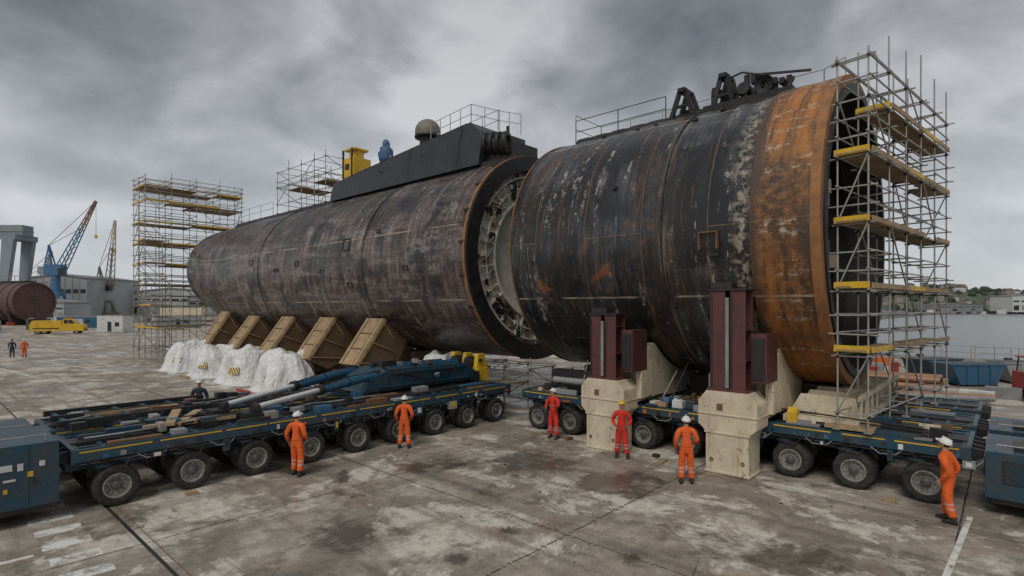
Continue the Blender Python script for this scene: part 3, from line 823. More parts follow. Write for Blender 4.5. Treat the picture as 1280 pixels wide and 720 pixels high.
# ------------------------------------------------------------ supports
def jack_tower(X, Y, z1):
    T = empty('support_tower', (X, Y, 0))
    mb = MB()
    poly = [(-.62,.0),(.62,.0),(.62,1.2),(.85,1.42),(.85,2.1),(.6,2.42),(-.6,2.42),(-.85,2.1),(-.85,1.42),(-.62,1.2)]
    mb.prism(poly, 'y', 0, .92, M_cream)
    mb.bx(-.66, .66, -.035, .95, .02, .08, M_cream); mb.bx(-.66, .66, -.03, .94, 1.17, 1.22, M_cream)
    mb.bx(-.87, .87, -.03, .94, 1.72, 1.75, M_cream)
    mb.bx(-.30, -.12, -.012, .0, 1.85, 2.05, M_rustp)
    for x in (-.45, .45):
        mb.lathe((x, -.005, .4), (0,-1,0), [(0,.06),(.02,.06),(.02,.03)], M_rustp, n=12)
    mb.obj('steel_block', T, bevel=.02)
    mb = MB()
    z0 = 2.42
    for cx in (-.29, .29):
        mb.bx(cx-.22, cx+.22, .05, .10, z0, z1, M_maroon); mb.bx(cx-.22, cx+.22, .62, .67, z0, z1, M_maroon)
        mb.bx(cx-.03, cx+.03, .10, .62, z0, z1-.01, M_maroon)
        mb.bx(cx-.19, cx-.15, .02, .05, z0+.1, z1-.1, M_dark)
    mb.bx(-.05, .05, .0, .05, z0+.1, z1-.2, M_grey)
    mb.bx(-.6, .6, .0, .72, z0-.01, z0+.06, M_maroon)
    mb.bx(-.55, .55, .0, .75, z1, z1+.06, M_dark)
    mb.bx(-.5, .1, .1, .5, z1+.06, z1+.25, M_dark)
    for z in (3.3, 4.2): mb.bx(-.5, .5, .1, .6, z, z+.04, M_maroon)
    mb.bx(.58, 1.0, .3, 1.3, 2.7, 4.1, M_maroon)
    mb.bx(.62, .95, .25, .31, 2.8, 4.0, M_dark)
    mb.obj('column', T, bevel=.01)
    mb = MB()
    pts = [(.95, 1.72), (.95, 3.3)]
    yl = Y + .95
    for i in range(13):
        yy = max(yl + .2, 17.3) + (20.6-17.3)*i/12
        dz = ZC - math.sqrt(25.3 - min(25, (yy-YC)**2))
        pts.append((yy - Y, min(dz, 3.6)))
    pts.append((20.8-Y, 1.72))
    for x in (-.75, .05, .8):
        mb.prism(pts, 'x', x-.04, x+.04, M_cream)
    mb.bx(-.8, .85, .96, 20.8-Y, 1.62, 1.72, M_cream)
    mb.prism([(.9, 1.75), (1.0, 3.35), (1.5, 3.5), (3.0, 1.75)], 'x', .85, 1.0, M_cream)
    for yy in fr(1.4, 4.3, 5):
        dz = ZC - math.sqrt(25.3 - (yy+Y-YC)**2) - .05
        mb.bx(-.74, .79, yy-.03, yy+.03, 1.7, min(dz, 3.5), M_cream)
    mb.obj('saddle', T, bevel=.008)
jack_tower(-10.3, 15.98, 4.6); jack_tower(-6.05, 15.98, 5.35)
for X in (-10.3, -6.05, -13.6):
    mb = MB()
    pts = [(22.2,1.6)]
    for i in range(9):
        yy = 22.2 + 3.2*i/8; pts.append((yy, ZC - math.sqrt(25.2-(yy-YC)**2)))
    pts.append((25.6, 1.6))
    mb.prism(pts, 'x', X-.6, X+.6, M_cream); mb.obj('hull_saddle')
mb = MB()
for X in (-13.5, -8.6, -4.6):
    mb.bx(X-.5, X+.5, 20.3, 22.7, 1.54, 2.32, M_dark)
mb.bx(-4.9, -3.0, 17.3, 24.5, 1.56, 1.74, M_cream)
for y in fr(17.6, 24.2, 8): mb.bx(-3.02, -2.96, y-.04, y+.04, 1.6, 2.35, M_cream)
mb.bx(-3.04, -2.95, 17.4, 24.4, 2.3, 2.42, M_cream)
for y in fr(18.0, 24.2, 6): mb.prism([(-4.9, 1.74), (-4.6, 2.3), (-3.2, 2.3), (-3.05, 1.74)], 'y', y-.03, y+.03, M_cream)
mb.bx(-3.75, -2.6, 16.95, 18.4, 1.58, 1.66, M_ply)
mb.obj('keel_blocks')
mb = MB()
for k in range(110):
    x = R_.uniform(-14.3, -1.2); y = R_.uniform(17.1, 19.2)
    if abs(x+10.3) < 1.1 or abs(x+6.05) < 1.1: continue
    w = R_.uniform(.04,.28)
    mb.bx(x-w, x+w, y-R_.uniform(.04,.2), y+.06, 1.54, 1.56+R_.uniform(.03,.32)*(1 if R_.random()<.4 else .4), R_.choice([M_dark, M_blue, M_grey, M_rustp, M_wood, M_dark, M_white, M_black, M_cream]))
mb.lathe((-8.6, 17.3, 1.55), (0,0,1), [(0,.001),(0,.13),(.28,.15),(.28,.13),(.05,.11)], M_oldblue, n=18)
mb.lathe((-8.2, 17.35, 1.55), (0,0,1), [(0,.001),(0,.12),(.26,.14),(.26,.12),(.05,.10)], M_white, n=18)
mb.prism([(17.15,1.55),(17.45,1.55),(17.45,1.85),(17.3,1.98),(17.15,1.85)], 'x', -4.75, -4.5, M_yellow)
for z in (1.62, 1.7, 1.78): mb.path([(-14,17.5,z),(-11,17.7,z+.05),(-9,17.4,z),(-5,17.7,z+.04),(-1.5,17.3,z)], .025, M_black)
mb.bx(-14.2,-11.6,18.2,18.7,1.55,2.3,M_dark); mb.cyl((-13.9,18,1.9),(-12.0,18,1.9),.14,M_grey,n=12)
for k in range(10):
    x = R_.uniform(-14, -7); mb.cyl((x, 17.6, 1.6), (x+R_.uniform(-.6,.6), 18.8, 2.2+R_.uniform(0,.8)), .03, R_.choice([M_steel, M_dark, M_grey]), n=6)
mb.obj('rigging_equipment')
mb = MB()
for (x, y, w, l, m_) in ((-15.75,5.0,.1,.25,M_wood),(-2.2,16.5,.12,.2,M_wood),(-12.0,16.4,.08,.3,M_rustp),(-8.0,15.9,.05,.4,M_wood),(-8.5,16.4,.1,.2,M_dark)):
    mb.bx(x-w, x+w, y-l/2, y+l/2, .001, .09, m_)
for k in range(70):
    x = R_.uniform(-17, -1); y = R_.uniform(5, 16.5)
    s1 = R_.uniform(.008, .025); mb.bx(x-s1, x+s1*1.5, y-s1, y+s1, .0, s1, R_.choice([M_dark, M_conc, M_wood, M_rustp]))
mb.obj('ground_debris')

M_tarp, t, b = newmat('white_plastic_wrap')
ob = t.new('ShaderNodeTexCoord').outputs['Object']
n1 = t.noise(ob, 1.2, 6, .6, .5); n2 = t.noise(t.mapv(ob, (2.0, 2.0, 1.1)), 1.5, 4, .5, 1.4)
t.set(b.inputs['Base Color'], t.mix(t.ramp(n1, [(.42, 0), (.7, .55)]), (.72, .72, .71), (.44, .42, .39)))
b.inputs['Roughness'].default_value = .4
t.set(b.inputs['Normal'], t.bump(n2, .7, .22))
mh, t, b = newmat('hazard_label')
ob = t.new('ShaderNodeTexCoord').outputs['Object']; s_ = t.sep(ob)
f = t.m('LESS_THAN', t.m('FRACT', t.m('MULTIPLY', t.m('ADD', t.m('ADD', s_[1], s_[0]), s_[2]), 4.0)), .5)
t.set(b.inputs['Base Color'], t.mix(f, (.60, .42, .06), (.10, .09, .08)))
for i, X in enumerate((-47.0, -41.6, -36.2, -31.0, -25.9)):
    A_ = empty('timber_cradle_arm', (X, 0, 0))
    mb = MB()
    dz = .45*max(0, (-45-X)/3)
    w = .80
    mb.prism([(15.7,1.85),(17.45,4.25+dz),(17.9,3.95+dz),(19.0,3.02+dz),(18.2,1.6),(17.0,1.2)], 'x', -w, w, M_plyd)
    d = Vector((0, 1.75, 2.4)).normalized(); nrm = Vector((0, -d.z, d.y))
    p0 = Vector((0, 15.7, 1.85)) + nrm*.03; p1 = Vector((0, 17.45, 4.25+dz)) + nrm*.03
    for sx in (-w+.12, w-.12): mb.beam(p0+Vector((sx,0,0)), p1+Vector((sx,0,0)), .24, .09, M_ply, up=nrm)
    mb.beam(p0, p1, w*1.2, .05, M_ply, up=nrm)
    for f_ in (.33, .66): q = p0.lerp(p1, f_); mb.beam(q-Vector((w-.2,0,0))+nrm*.03, q+Vector((w-.2,0,0))+nrm*.03, .08, .05, M_plyd, up=nrm)
    for f_ in (.05, .5, .95):
        q = p0.lerp(p1, f_); mb.beam(q+Vector((w+.03,0,0)), (w+.03, 18.0, 1.7+f_*1.6), .05, .10, M_ply, up=(1,0,0))
    mb.beam(p0+Vector((w+.03,.1,-.05)), p1+Vector((w+.03,.1,-.05)), .06, .16, M_ply, up=nrm)
    mb.bx(-w-.1, w+.1, 16.9, 20.5, .0, .9, M_dark)
    mb.bx(-w-.2, w+.2, 17.3, 25.5, .9, 1.15, M_rustp)
    mb.bx(-.7, .7, 19.5, 23.5, 1.15, 2.38+dz, M_plyd)
    mb.bx(-.6, .6, 17.3, 18.4, 1.1, 1.8, M_plyd)
    mb.obj('arm', A_, bevel=.01)
def wrapped(X, Y, sx, sy, h, seed):
    mb = MB(); N = 96; K = 22; vs = []
    for j in range(K+1):
        v = j/K
        z = h*math.sin(min(1, v*1.25)*math.pi/2)**.9 if v < .8 else h
        sc = 1.0 - .55*min(1, v/.8)**1.1 if v < .8 else (.45*(1-(v-.8)/.2)**.8)
        if j == K: sc = .001
        z = min(h, z) + (.0 if v < .8 else .06*math.sin((v-.8)/.2*1.57))
        for i in range(N):
            a = 2*math.pi*i/N
            ca, sa = math.cos(a), math.sin(a)
            se = (abs(ca)**2.4 + abs(sa)**2.4) ** (-1/2.4)
            q = Vector((ca*1.6+seed, sa*1.6, v*1.8))
            f = 1 + .22*mnoise.noise(q) + .14*abs(mnoise.noise(Vector((ca*4, sa*4+seed, v*2.5)))) + .018*math.sin(a*9+seed+5*mnoise.noise(q))*(1-v)**.6
            if j == 0: f *= 1.10
            zz_ = z*(1+.20*mnoise.noise(Vector((ca*sc*2.5+seed, sa*sc*2.5, seed))))
            vs.append((ca*se*sx*sc*f, sa*se*sy*sc*f, max(0.005, zz_)))
    fs = [(j*N+i, j*N+(i+1) % N, (j+1)*N+(i+1) % N, (j+1)*N+i) for j in range(K) for i in range(N)]
    mb.add(vs, fs, M_tarp, True)
    Mx = Matrix.Rotation(rad(35), 4, 'Z') @ Matrix.Translation((0, -sy*.97, h*.42)) @ Matrix.Rotation(rad(-26), 4, 'X')
    mb.bx(-.35, .35, -.012, .0, -.22, .22, mh, Mx)
    mb.obj('wrapped_equipment', loc=(X, Y, 0))
for i, X in enumerate((-47.6, -42.3, -36.9, -31.8)):
    wrapped(X, 15.2, 1.9, 1.75, 2.15, i*3.3)
wrapped(-22.6, 19.2, 1.4, 1.2, 2.3, 17.0)
mb = MB()
for i in range(8):
    x = -46 + i*2.5; mb.bx(x, x+1.6, 13.0, 13.2, 0, .12, R_.choice([M_red, M_white, M_wood]))
mb.obj('ground_timbers')

# ------------------------------------------------------------ people
def cov_mat(name, col):
    m, t, b = newmat(name)
    ob = t.new('ShaderNodeTexCoord').outputs['Object']; s = t.sep(ob)
    n = t.noise(t.mapv(ob, (1,1,.6)), 9, 4, .6, .8)
    c = t.mix(t.ramp(n, [(.35, 0), (.7, .6)]), col, tuple(x*.5 for x in col))
    def band(z0, z1): return t.m('MULTIPLY', t.m('GREATER_THAN', s[2], z0), t.m('LESS_THAN', s[2], z1))
    bd = t.m('MAXIMUM', band(.30, .345), band(.40, .44))
    c = t.mix(t.m('MULTIPLY', bd, .6), c, (.45, .45, .42))
    c = t.mix(t.m('MULTIPLY', band(.975, 1.01), .5), c, tuple(x*.3 for x in col))
    t.set(b.inputs['Base Color'], c); b.inputs['Roughness'].default_value = .85
    t.set(b.inputs['Normal'], t.bump(n, 1.0, .05))
    return m
C_or = cov_mat('orange_coverall', (.80, .13, .02)); C_rd = cov_mat('red_coverall', (.66, .035, .02)); C_nv = cov_mat('navy_jacket', (.02, .03, .05))
M_skin, _, b = newmat('skin'); b.inputs['Base Color'].default_value = (.45, .24, .16, 1); b.inputs['Roughness'].default_value = .6
M_hair = wmat('dark_hair', (.03, .02, .015), .8, amt=.1); M_helm = wmat('helmet_white', (.78,.78,.75), .35, amt=.08)
M_helmy = wmat('helmet_yellow', (.75,.5,.03), .35, amt=.08); M_boot = wmat('boot_leather', (.03,.022,.018), .7, amt=.3); M_glove = wmat('work_glove', (.25,.22,.18), .9, amt=.3, scale=8)
M_eye = wmat('eye_dark', (.02,.02,.02), .3, amt=0); M_lip = wmat('lip', (.33,.12,.09), .6, amt=0)

def skin_obj(name, verts, edges, radii, roots, mat, parent, sub=2):
    me = bpy.data.meshes.new(name); me.from_pydata(verts, edges, []); me.materials.append(mat)
    o = bpy.data.objects.new(name, me); COL.objects.link(o); o.parent = parent
    sk = o.modifiers.new('Skin', 'SKIN'); sk.use_smooth_shade = True; sk.branch_smoothing = .6
    for i, r in enumerate(radii):
        d = me.skin_vertices[0].data[i]
        d.radius = (r, r) if not isinstance(r, tuple) else r
        d.use_root = i in roots
    su = o.modifiers.new('Sub', 'SUBSURF'); su.levels = sub; su.render_levels = sub
    return o

def person(x, y, yaw, cov, helm=M_helm, pose=None, scale=1.0, name='worker', z=0):
    P = dict(eL=(.27,.05,1.14), wL=(.27,-.08,.90), eR=(-.27,.05,1.14), wR=(-.27,-.08,.90),
             kL=(.11,-.03,.50), aL=(.13,.02,.11), kR=(-.11,-.03,.50), aR=(-.13,.02,.11), lean=0.0, head=0.0, nod=0.0)
    if pose: P.update(pose)
    E = empty(name, (x, y, z), (0, 0, rad(yaw))); E.scale = (scale,)*3
    ln = P['lean']
    V = [(0,0,.95),(0,-ln*.3,1.10),(0,-ln*.7,1.28),(0,-ln,1.41),(0,-ln-.005,1.49),
         (.12,-ln,1.42),(.185,-ln+.005,1.395),P['eL'],P['wL'],
         (-.12,-ln,1.42),(-.185,-ln+.005,1.395),P['eR'],P['wR'],
         (.095,0,.87),P['kL'],P['aL'],(-.095,0,.87),P['kR'],P['aR']]
    Ed = [(0,1),(1,2),(2,3),(3,4),(3,5),(5,6),(6,7),(7,8),(3,9),(9,10),(10,11),(11,12),(0,13),(13,14),(14,15),(0,16),(16,17),(17,18)]
    Rr = [(.165,.14),(.165,.135),(.175,.14),(.13,.115),.070,.095,.086,.064,.048,.095,.086,.064,.048,.118,.094,.086,.118,.094,.086]
    skin_obj('body', V, Ed, Rr, {0}, cov, E)
    hd = Vector((0, -ln-.02, 1.645)); H = Matrix.Translation(hd) @ Matrix.Rotation(rad(P['head']), 4, 'Z') @ Matrix.Rotation(rad(-P['nod']), 4, 'X')
    mb = MB()
    mb.cyl((0,-ln+.005,1.44), (0,-ln-.01,1.58), .058, M_skin, r1=.054, n=14)
    hm = MB()
    def hf(p):
        k = 1.0
        if p.z < 0: k -= .10*(-p.z)*(abs(p.x)+.3)
        if p.y < -.85 and -.35 < p.z < .05: k += .03
        return k
    hm.ell((0,0,0), (.076,.096,.118), M_skin, 20, 16, 0, math.pi, hf)
    hm.prism([(-.093,.02),(-.122,-.022),(-.092,-.032)], 'x', -.012, .012, M_skin)
    for s in (-1, 1):
        hm.ell((s*.031,-.088,.008), (.013,.008,.007), M_white, 8, 6); hm.ell((s*.031,-.095,.008), (.006,.004,.006), M_eye, 8, 6)
        hm.bx(s*.031-.015, s*.031+.015, -.096, -.088, .024, .029, M_hair)
        hm.ell((s*.078,.005,-.008), (.010,.020,.032), M_skin, 10, 8)
    hm.bx(-.022, .022, -.094, -.084, -.060, -.052, M_lip)
    hm.ell((0,.018,.004), (.080,.088,.100), M_hair, 16, 8, 0, math.pi*.60)
    hm.ell((0,.005,.040), (.107,.130,.105), helm, 24, 10, 0, math.pi*.5)
    hm.lathe((0,.005,.036), (0,0,1), [(0,.100),(0,.122),(.010,.122),(.014,.105)], helm, n=24)
    hm.prism([(-.075,-.10),(-.055,-.165),(0,-.182),(.055,-.165),(.075,-.10)], 'z', .030, .040, helm)
    hm.bx(-.010, .010, -.09, .10, .128, .150, helm)
    for v in range(len(hm.v)): hm.v[v] = tuple(H @ Vector(hm.v[v]))
    hm.obj('head', E)
    mb.lathe((0,-ln+.0,1.455), (0,-.12,1), [(0,.085),(.045,.074),(.055,.062)], cov, n=18)
    for s, a in ((1, P['aL']), (-1, P['aR'])):
        ax, ay, az = a; az = max(az, .10)
        b0 = az - .11
        secs = [(.075,.040,.085),(.03,.048,.115),(-.03,.048,.11),(-.10,.052,.075),(-.165,.050,.060),(-.20,.030,.045)]
        vs = []; n = 10
        for (dy, hw, hh) in secs:
            for k in range(n):
                t_ = 2*math.pi*k/n
                vs.append((ax + math.cos(t_)*hw, ay+dy, b0 + max(0.0, hh/2 + math.sin(t_)*hh*.62)))
        fs = [(j*n+k, j*n+(k+1) % n, (j+1)*n+(k+1) % n, (j+1)*n+k) for j in range(len(secs)-1) for k in range(n)] + [tuple(range(n)), tuple(range(len(secs)*n-1, (len(secs)-1)*n-1, -1))]
        mb.add(vs, fs, M_boot, True)
        mb.cyl((ax, ay+.01, b0+.07), (ax, ay+.01, b0+.17), .052, M_boot, n=12)
    mb.obj('boots_and_collar', E)
    for s, el, w in ((1, P['eL'], P['wL']), (-1, P['eR'], P['wR'])):
        d = (Vector(w)-Vector(el)).normalized(); inn = Vector((-s, 0, 0)); inn = (inn - d*inn.dot(d)).normalized(); fw = d.cross(inn)*s
        if fw.y > 0: fw = -fw
        w = Vector(w)
        V = [w - d*.02, w + d*.035, w + d*.085]; Ed = [(0,1),(1,2)]; Rr = [.030, (.036,.022), (.038,.020)]; roots = {0}
        for k, (off, L) in enumerate(((.030,.068),(.010,.078),(-.010,.072),(-.028,.056))):
            b0 = w + d*.07 + fw*off; i = len(V)
            V += [b0, b0 + d*L*.55 + inn*.006, b0 + d*L*.85 + inn*.022, b0 + d*L*1.0 + inn*.042]
            Ed += [(i,i+1),(i+1,i+2),(i+2,i+3)]; Rr += [.010,.0095,.0088,.0075]; roots.add(i)
        b0 = w + d*.025 + fw*.022; i = len(V)
        V += [b0, b0 + fw*.030 + d*.025 + inn*.008, b0 + fw*.036 + d*.055 + inn*.02]
        Ed += [(i,i+1),(i+1,i+2)]; Rr += [.013,.0105,.009]; roots.add(i)
        skin_obj('hand', [tuple(v) for v in V], Ed, Rr, roots, M_glove if cov is C_rd else M_skin, E, sub=1)
    return E
person(-15.28, 7.62, 208, C_or, pose=dict(eL=(.30,.06,1.15), wL=(.30,-.06,.90), eR=(-.27,.04,1.15), wR=(-.22,-.16,.98), kL=(.10,-.05,.50), aL=(.13,-.06,.11), aR=(-.14,.07,.11), nod=10, head=-10), scale=1.04)
person(-15.5, 11.6, 222, C_or, pose=dict(eR=(-.29,.08,1.16), wR=(-.20,-.12,.98), eL=(.29,.06,1.16), wL=(.26,-.10,.93), aL=(.17,.0,.11), aR=(-.15,.03,.11), nod=8), scale=1.02)
person(-12.56, 16.2, 5, C_rd, helm=M_helm, pose=dict(eL=(.27,-.08,1.18), wL=(.18,-.30,1.22), eR=(-.27,-.05,1.16), wR=(-.14,-.28,1.12), nod=15, head=-30, aL=(.18,.0,.11), kL=(.15,-.04,.5)), scale=1.04)
person(-9.3, 15.6, 25, C_rd, helm=M_helmy, pose=dict(eL=(.29,.04,1.15), wL=(.18,-.20,1.05), eR=(-.29,.05,1.15), wR=(-.17,-.20,1.03), aL=(.19,-.02,.11), aR=(-.16,.05,.11), nod=12, head=-25), scale=1.03)
person(-6.6, 14.5, 212, C_or, helm=M_helm, scale=1.04, pose=dict(eL=(.28,.05,1.15), wL=(.27,-.08,.91), eR=(-.28,.03,1.16), wR=(-.20,-.20,1.02), aL=(.14,.03,.11), aR=(-.14,-.02,.11), nod=18, lean=.04))
person(-1.0, 15.9, -105, C_or, helm=M_helm, scale=1.06, pose=dict(eL=(.27,.10,1.13), wL=(.26,-.06,.90), eR=(-.26,.08,1.13), wR=(-.25,-.02,.88), aL=(.12,.12,.11), aR=(-.12,-.08,.11), kL=(.11,.02,.5), kR=(-.11,-.09,.5), nod=22, lean=.06))
person(-24.6, 8.1, 60, C_nv, pose=dict(nod=10), scale=1.06)
person(-72.7, 7.1, 80, C_nv, helm=M_hair, name='pedestrian')
person(-71.8, 7.9, 100, C_or)
person(1.6, 38.0, 100, C_or)

# ------------------------------------------------------------ left background
YAW = 42.1
def camrot(): return (0, 0, rad(YAW))
T = empty('maroon_hull_section', (-216, 20, 0), (0, 0, rad(24)))
mb = MB()
M_mar2 = wmat('hazed_red_hull', (.15, .075, .07), .8, amt=.6, scale=.25, dirt=(.06,.055,.055), streak=True)  # red greyed: haze of distance is mixed into the base colour
mb.lathe((0,0,6.6), (1,0,0), [(-12,.01),(-12,5.6),(12,5.6),(12,5.2),(11.6,5.2),(11.6,.01)], M_mar2, n=48, smooth=False)
for x in fr(-10, 10, 5): mb.lathe((0,0,6.6), (1,0,0), [(x-.2,5.6),(x-.2,5.75),(x+.2,5.75),(x+.2,5.6)], M_dark, n=48)
for x in (-9, 0, 9): mb.prism([(-4,0),(4,0),(5,4),(3,2.2),(-3,2.2),(-5,4)], 'x', x-.6, x+.6, M_dark)
for k in range(12):
    a = k*math.pi/6; mb.beam((11.62, 0, 6.6), (11.62, 5.1*math.cos(a), 6.6+5.1*math.sin(a)), .2, .12, M_mar2, up=(1,0,0))
mb.bx(-10, 10, -1.5, 1.5, 12.1, 12.6, M_dark)
for x in fr(-10, 10, 10): mb.cyl((x,-1.5,12.5),(x,-1.5,14),.08,M_steel,n=5)
mb.cyl((-10,-1.5,14),(10,-1.5,14),.08,M_steel,n=5)
mb.obj('hull', T)
def truck(loc, rz):
    mb = MB()
    mb.prism([(-4.1,.55),(4.0,.55),(4.15,1.3),(3.9,1.75),(2.9,1.9),(2.3,2.75),(.9,2.85),(.8,1.9),(-4.1,1.9)], 'y', -1.15, 1.15, M_yellow)
    mb.prism([(-4.0,1.9),(.6,1.9),(.6,2.5),(-3.7,2.5)], 'y', -1.1, 1.1, M_yellow)
    for s in (-1, 1):
        y = s*1.16
        mb.prism([(2.75,1.95),(2.25,2.6),(1.75,2.65),(1.75,1.95)], 'y', min(y,y+s*.01), max(y,y+s*.01), M_glass)
        mb.prism([(1.65,1.95),(1.65,2.65),(1.05,2.68),(1.05,1.95)], 'y', min(y,y+s*.01), max(y,y+s*.01), M_glass)
        mb.bx(-3.6, .3, y-.01, y+.01, .95, 1.15, M_dark)
        for x in (-2.9, -1.9, 2.9):
            mb.lathe((x, s*.95, .5), (0,s,0), [(-.15,.3),(-.15,.5),(.15,.5),(.15,.3),(.1,.28),(.08,.02)], M_rub, n=20)
            mb.lathe((x, s*.95, .5), (0,s,0), [(.16,.28),(.12,.2),(.17,.08),(.17,.01)], M_rim, n=16)
    mb.bx(2.2, 2.9, -1.0, 1.0, 1.92, 2.0, M_glass)
    mb.bx(1.2, 1.8, -.7, .7, 2.85, 3.0, M_orange); mb.bx(4.05, 4.2, -.9, .9, .6, .85, M_dark)
    mb.obj('yellow_truck', loc=loc, rot=(0,0,rz), bevel=.05)
truck((-132.5, 19.5, 0), rad(YAW+24))
def container(loc, rz, mat, L=6, W=2.5, H=2.7, nm='site_container'):
    mb = MB()
    mb.bx(-L/2, L/2, -W/2, W/2, .1, H, mat)
    for i in range(int(L/.3)):
        x = -L/2+.15+i*.3
        mb.bx(x-.06, x+.06, -W/2-.03, -W/2, .25, H-.15, mat); mb.bx(x-.06, x+.06, W/2, W/2+.03, .25, H-.15, mat)
    mb.bx(-L/2-.03, L/2+.03, -W/2-.04, W/2+.04, H-.12, H+.02, M_grey)
    mb.bx(-.5, .4, -W/2-.05, -W/2-.03, .2, 2.1, M_dark); mb.bx(1.2, 2.2, -W/2-.05, -W/2-.03, 1.2, 2.0, M_glass)
    mb.obj(nm, loc=loc, rot=(0,0,rz))
container((-133.5, 28.5, 0), rad(YAW-10), M_white, H=3.4)
container((-170, 30, 0), rad(YAW), M_blue2, L=12); container((-150, 45, 0), rad(YAW+20), M_grey, L=9)
container((-180, 55, 0), rad(YAW), M_cream, L=12, H=5); container((-125, 52, 0), rad(YAW), M_conc, L=12, H=3)
def warehouse(nm, x, y, W, D, H, mat, gable=.15, rz=None, n=8):
    mb = MB(); h2 = H*(1+gable)
    mb.prism([(-W/2,0),(W/2,0),(W/2,H),(0,h2),(-W/2,H)], 'y', -D/2, D/2, mat)
    for i in range(n):
        xx = -W/2 + W*(i+.5)/n
        mb.bx(xx-W/n*.32, xx+W/n*.32, -D/2-.15, -D/2+.1, H*.12, H*.42, M_dark if i % 3 == 0 else M_grey)
        mb.bx(xx-W/n*.35, xx+W/n*.35, -D/2-.12, -D/2+.1, H*.62, H*.72, M_glass)
        mb.bx(xx-W/n*.5-.15, xx-W/n*.5+.15, -D/2-.25, -D/2, 0, H, mat)
    mb.prism([(-W/2-.6,H-.1),(0,h2+.0),(W/2+.6,H-.1),(W/2+.6,H+.5),(0,h2+.6),(-W/2-.6,H+.5)], 'y', -D/2-.6, D/2+.6, M_grey)
    mb.obj(nm, loc=(x, y, 0), rot=(0, 0, rad(YAW if rz is None else rz)))
def C(xc, yc): return (.742*xc - .670*yc, .670*xc + .742*yc)
for (xc, yc, W, D, H, mt, g) in ((-232, 300, 30, 40, 20, M_pale, .1), (-262, 310, 26, 30, 15, M_grey, .2), (-196, 330, 44, 30, 14, M_pale, .15), (-300, 330, 50, 40, 15, M_pale, .12),
        (-345, 340, 40, 40, 17, M_grey, .1), (-160, 320, 40, 30, 11, M_grey, .2), (-250, 230, 22, 15, 8, M_cream, .2), (-205, 240, 30, 15, 7, M_pale, .2), (-120, 330, 50, 30, 12, M_pale, .15), (-420,350,70,40,18,M_grey,.1)):
    x, y = C(xc, yc); warehouse('warehouse', x, y, W, D, H, mt, g)
M_gan = wmat('gantry_pale_blue', (.26, .31, .34), .6, amt=.3, scale=.05)
x, y = C(-229, 255)
mb = MB()
mb.bx(-95, 4, -3, 3, 38, 43, M_gan); mb.bx(-95, 4, -3.3, 3.3, 40, 40.5, M_grey)
for s in (-1, 1):
    mb.prism([(-2.6,38),(3.0,38),(-2.5,0),(-5.0,0)], 'y', s*5-1, s*5+1, M_gan)
    mb.prism([(-88,36),(-82,36),(-84,0),(-87,0)], 'y', s*7-1, s*7+1, M_gan)
mb.bx(-3.4, 3.5, -6, 6, 36, 38.5, M_gan); mb.bx(-6, -1, -7, 7, 1, 4, M_gan)
mb.bx(-30, -22, -4, 4, 43, 46, M_grey); mb.bx(-20, -14, -3, 3, 33, 38, M_white)
mb.obj('gantry_crane', loc=(x, y, 0), rot=camrot())
def dock_crane(xc, yc, col, boomcol, th, reach, bh, rz=0):
    x, y = C(xc, yc); mb = MB()
    for sx in (-1, 1):
        for sy in (-1, 1):
            mb.beam((sx*4, sy*4, 0), (sx*2, sy*2, th*.45), 1.0, 1.0, col)
    mb.bx(-4.6, 4.6, -4.6, 4.6, 1, 2.4, col); mb.bx(-2.6, 2.6, -2.6, 2.6, th*.42, th*.5, col)
    mb.cyl((0,0,th*.5), (0,0,th*.8), 1.8, col, n=12)
    mb.bx(-4, 3.5, -2, 2, th*.8, th*1.0, col); mb.bx(2.2, 4.2, -2.4, -.5, th*.78, th*.93, M_glass)
    mb.bx(-6.5, -4, -2, 2, th*.82, th*.96, M_grey)
    mb.beam((-1,-1.2,th), (-3,-.3,th+9), .6, .6, col); mb.beam((-1,1.2,th), (-3,.3,th+9), .6, .6, col); mb.beam((-5,0,th*.95), (-3,0,th+9), .4, .4, col)
    a = Vector((2.5,0,th*.95)); e = Vector((reach,0,bh)); N = 12
    up = Vector((-(bh-th), 0, reach)).normalized()
    for k in range(N):
        bc = col if k < 7 else boomcol
        w0 = 1.2*(1-k/N)+.35; w1 = 1.2*(1-(k+1)/N)+.35
        p = a.lerp(e, k/N); q = a.lerp(e, (k+1)/N)
        for (u, v) in [(1,1),(1,-1),(-1,-1),(-1,1)]:
            mb.cyl(p+up*w0*u+Vector((0,w0*v,0)), q+up*w1*u+Vector((0,w1*v,0)), .26, bc, n=5)
        mb.cyl(p+up*w0+Vector((0,w0,0)), q-up*w1+Vector((0,w1,0)), .16, bc, n=5); mb.cyl(p-up*w0+Vector((0,-w0,0)), q+up*w1+Vector((0,-w1,0)), .16, bc, n=5)
    mb.cyl((-3,0,th+9), e, .12, M_dark, n=5); mb.cyl((-3,.5,th+9), a.lerp(e,.6), .1, M_dark, n=5)
    mb.cyl(e, (reach,0,bh-16), .08, M_dark, n=5); mb.bx(reach-.5, reach+.5, -.4, .4, bh-17.5, bh-16, M_yellow)
    mb.obj('dock_crane', loc=(x, y, 0), rot=(0,0,rad(YAW+rz)))
M_cb = wmat('crane_blue', (.06,.17,.33), .6, amt=.2, scale=.2)  # blue toned down in the colour itself to stand in for distance haze
dock_crane(-212, 255, M_cb, wmat('boom_orange', (.32,.18,.13), .6, amt=.3, scale=.2), 25, 17, 55, 8)
dock_crane(-219, 295, M_beige, M_cream, 18, 5.5, 52, 0)
dock_crane(-262, 300, M_grey, M_grey, 14, 9, 36, 10)
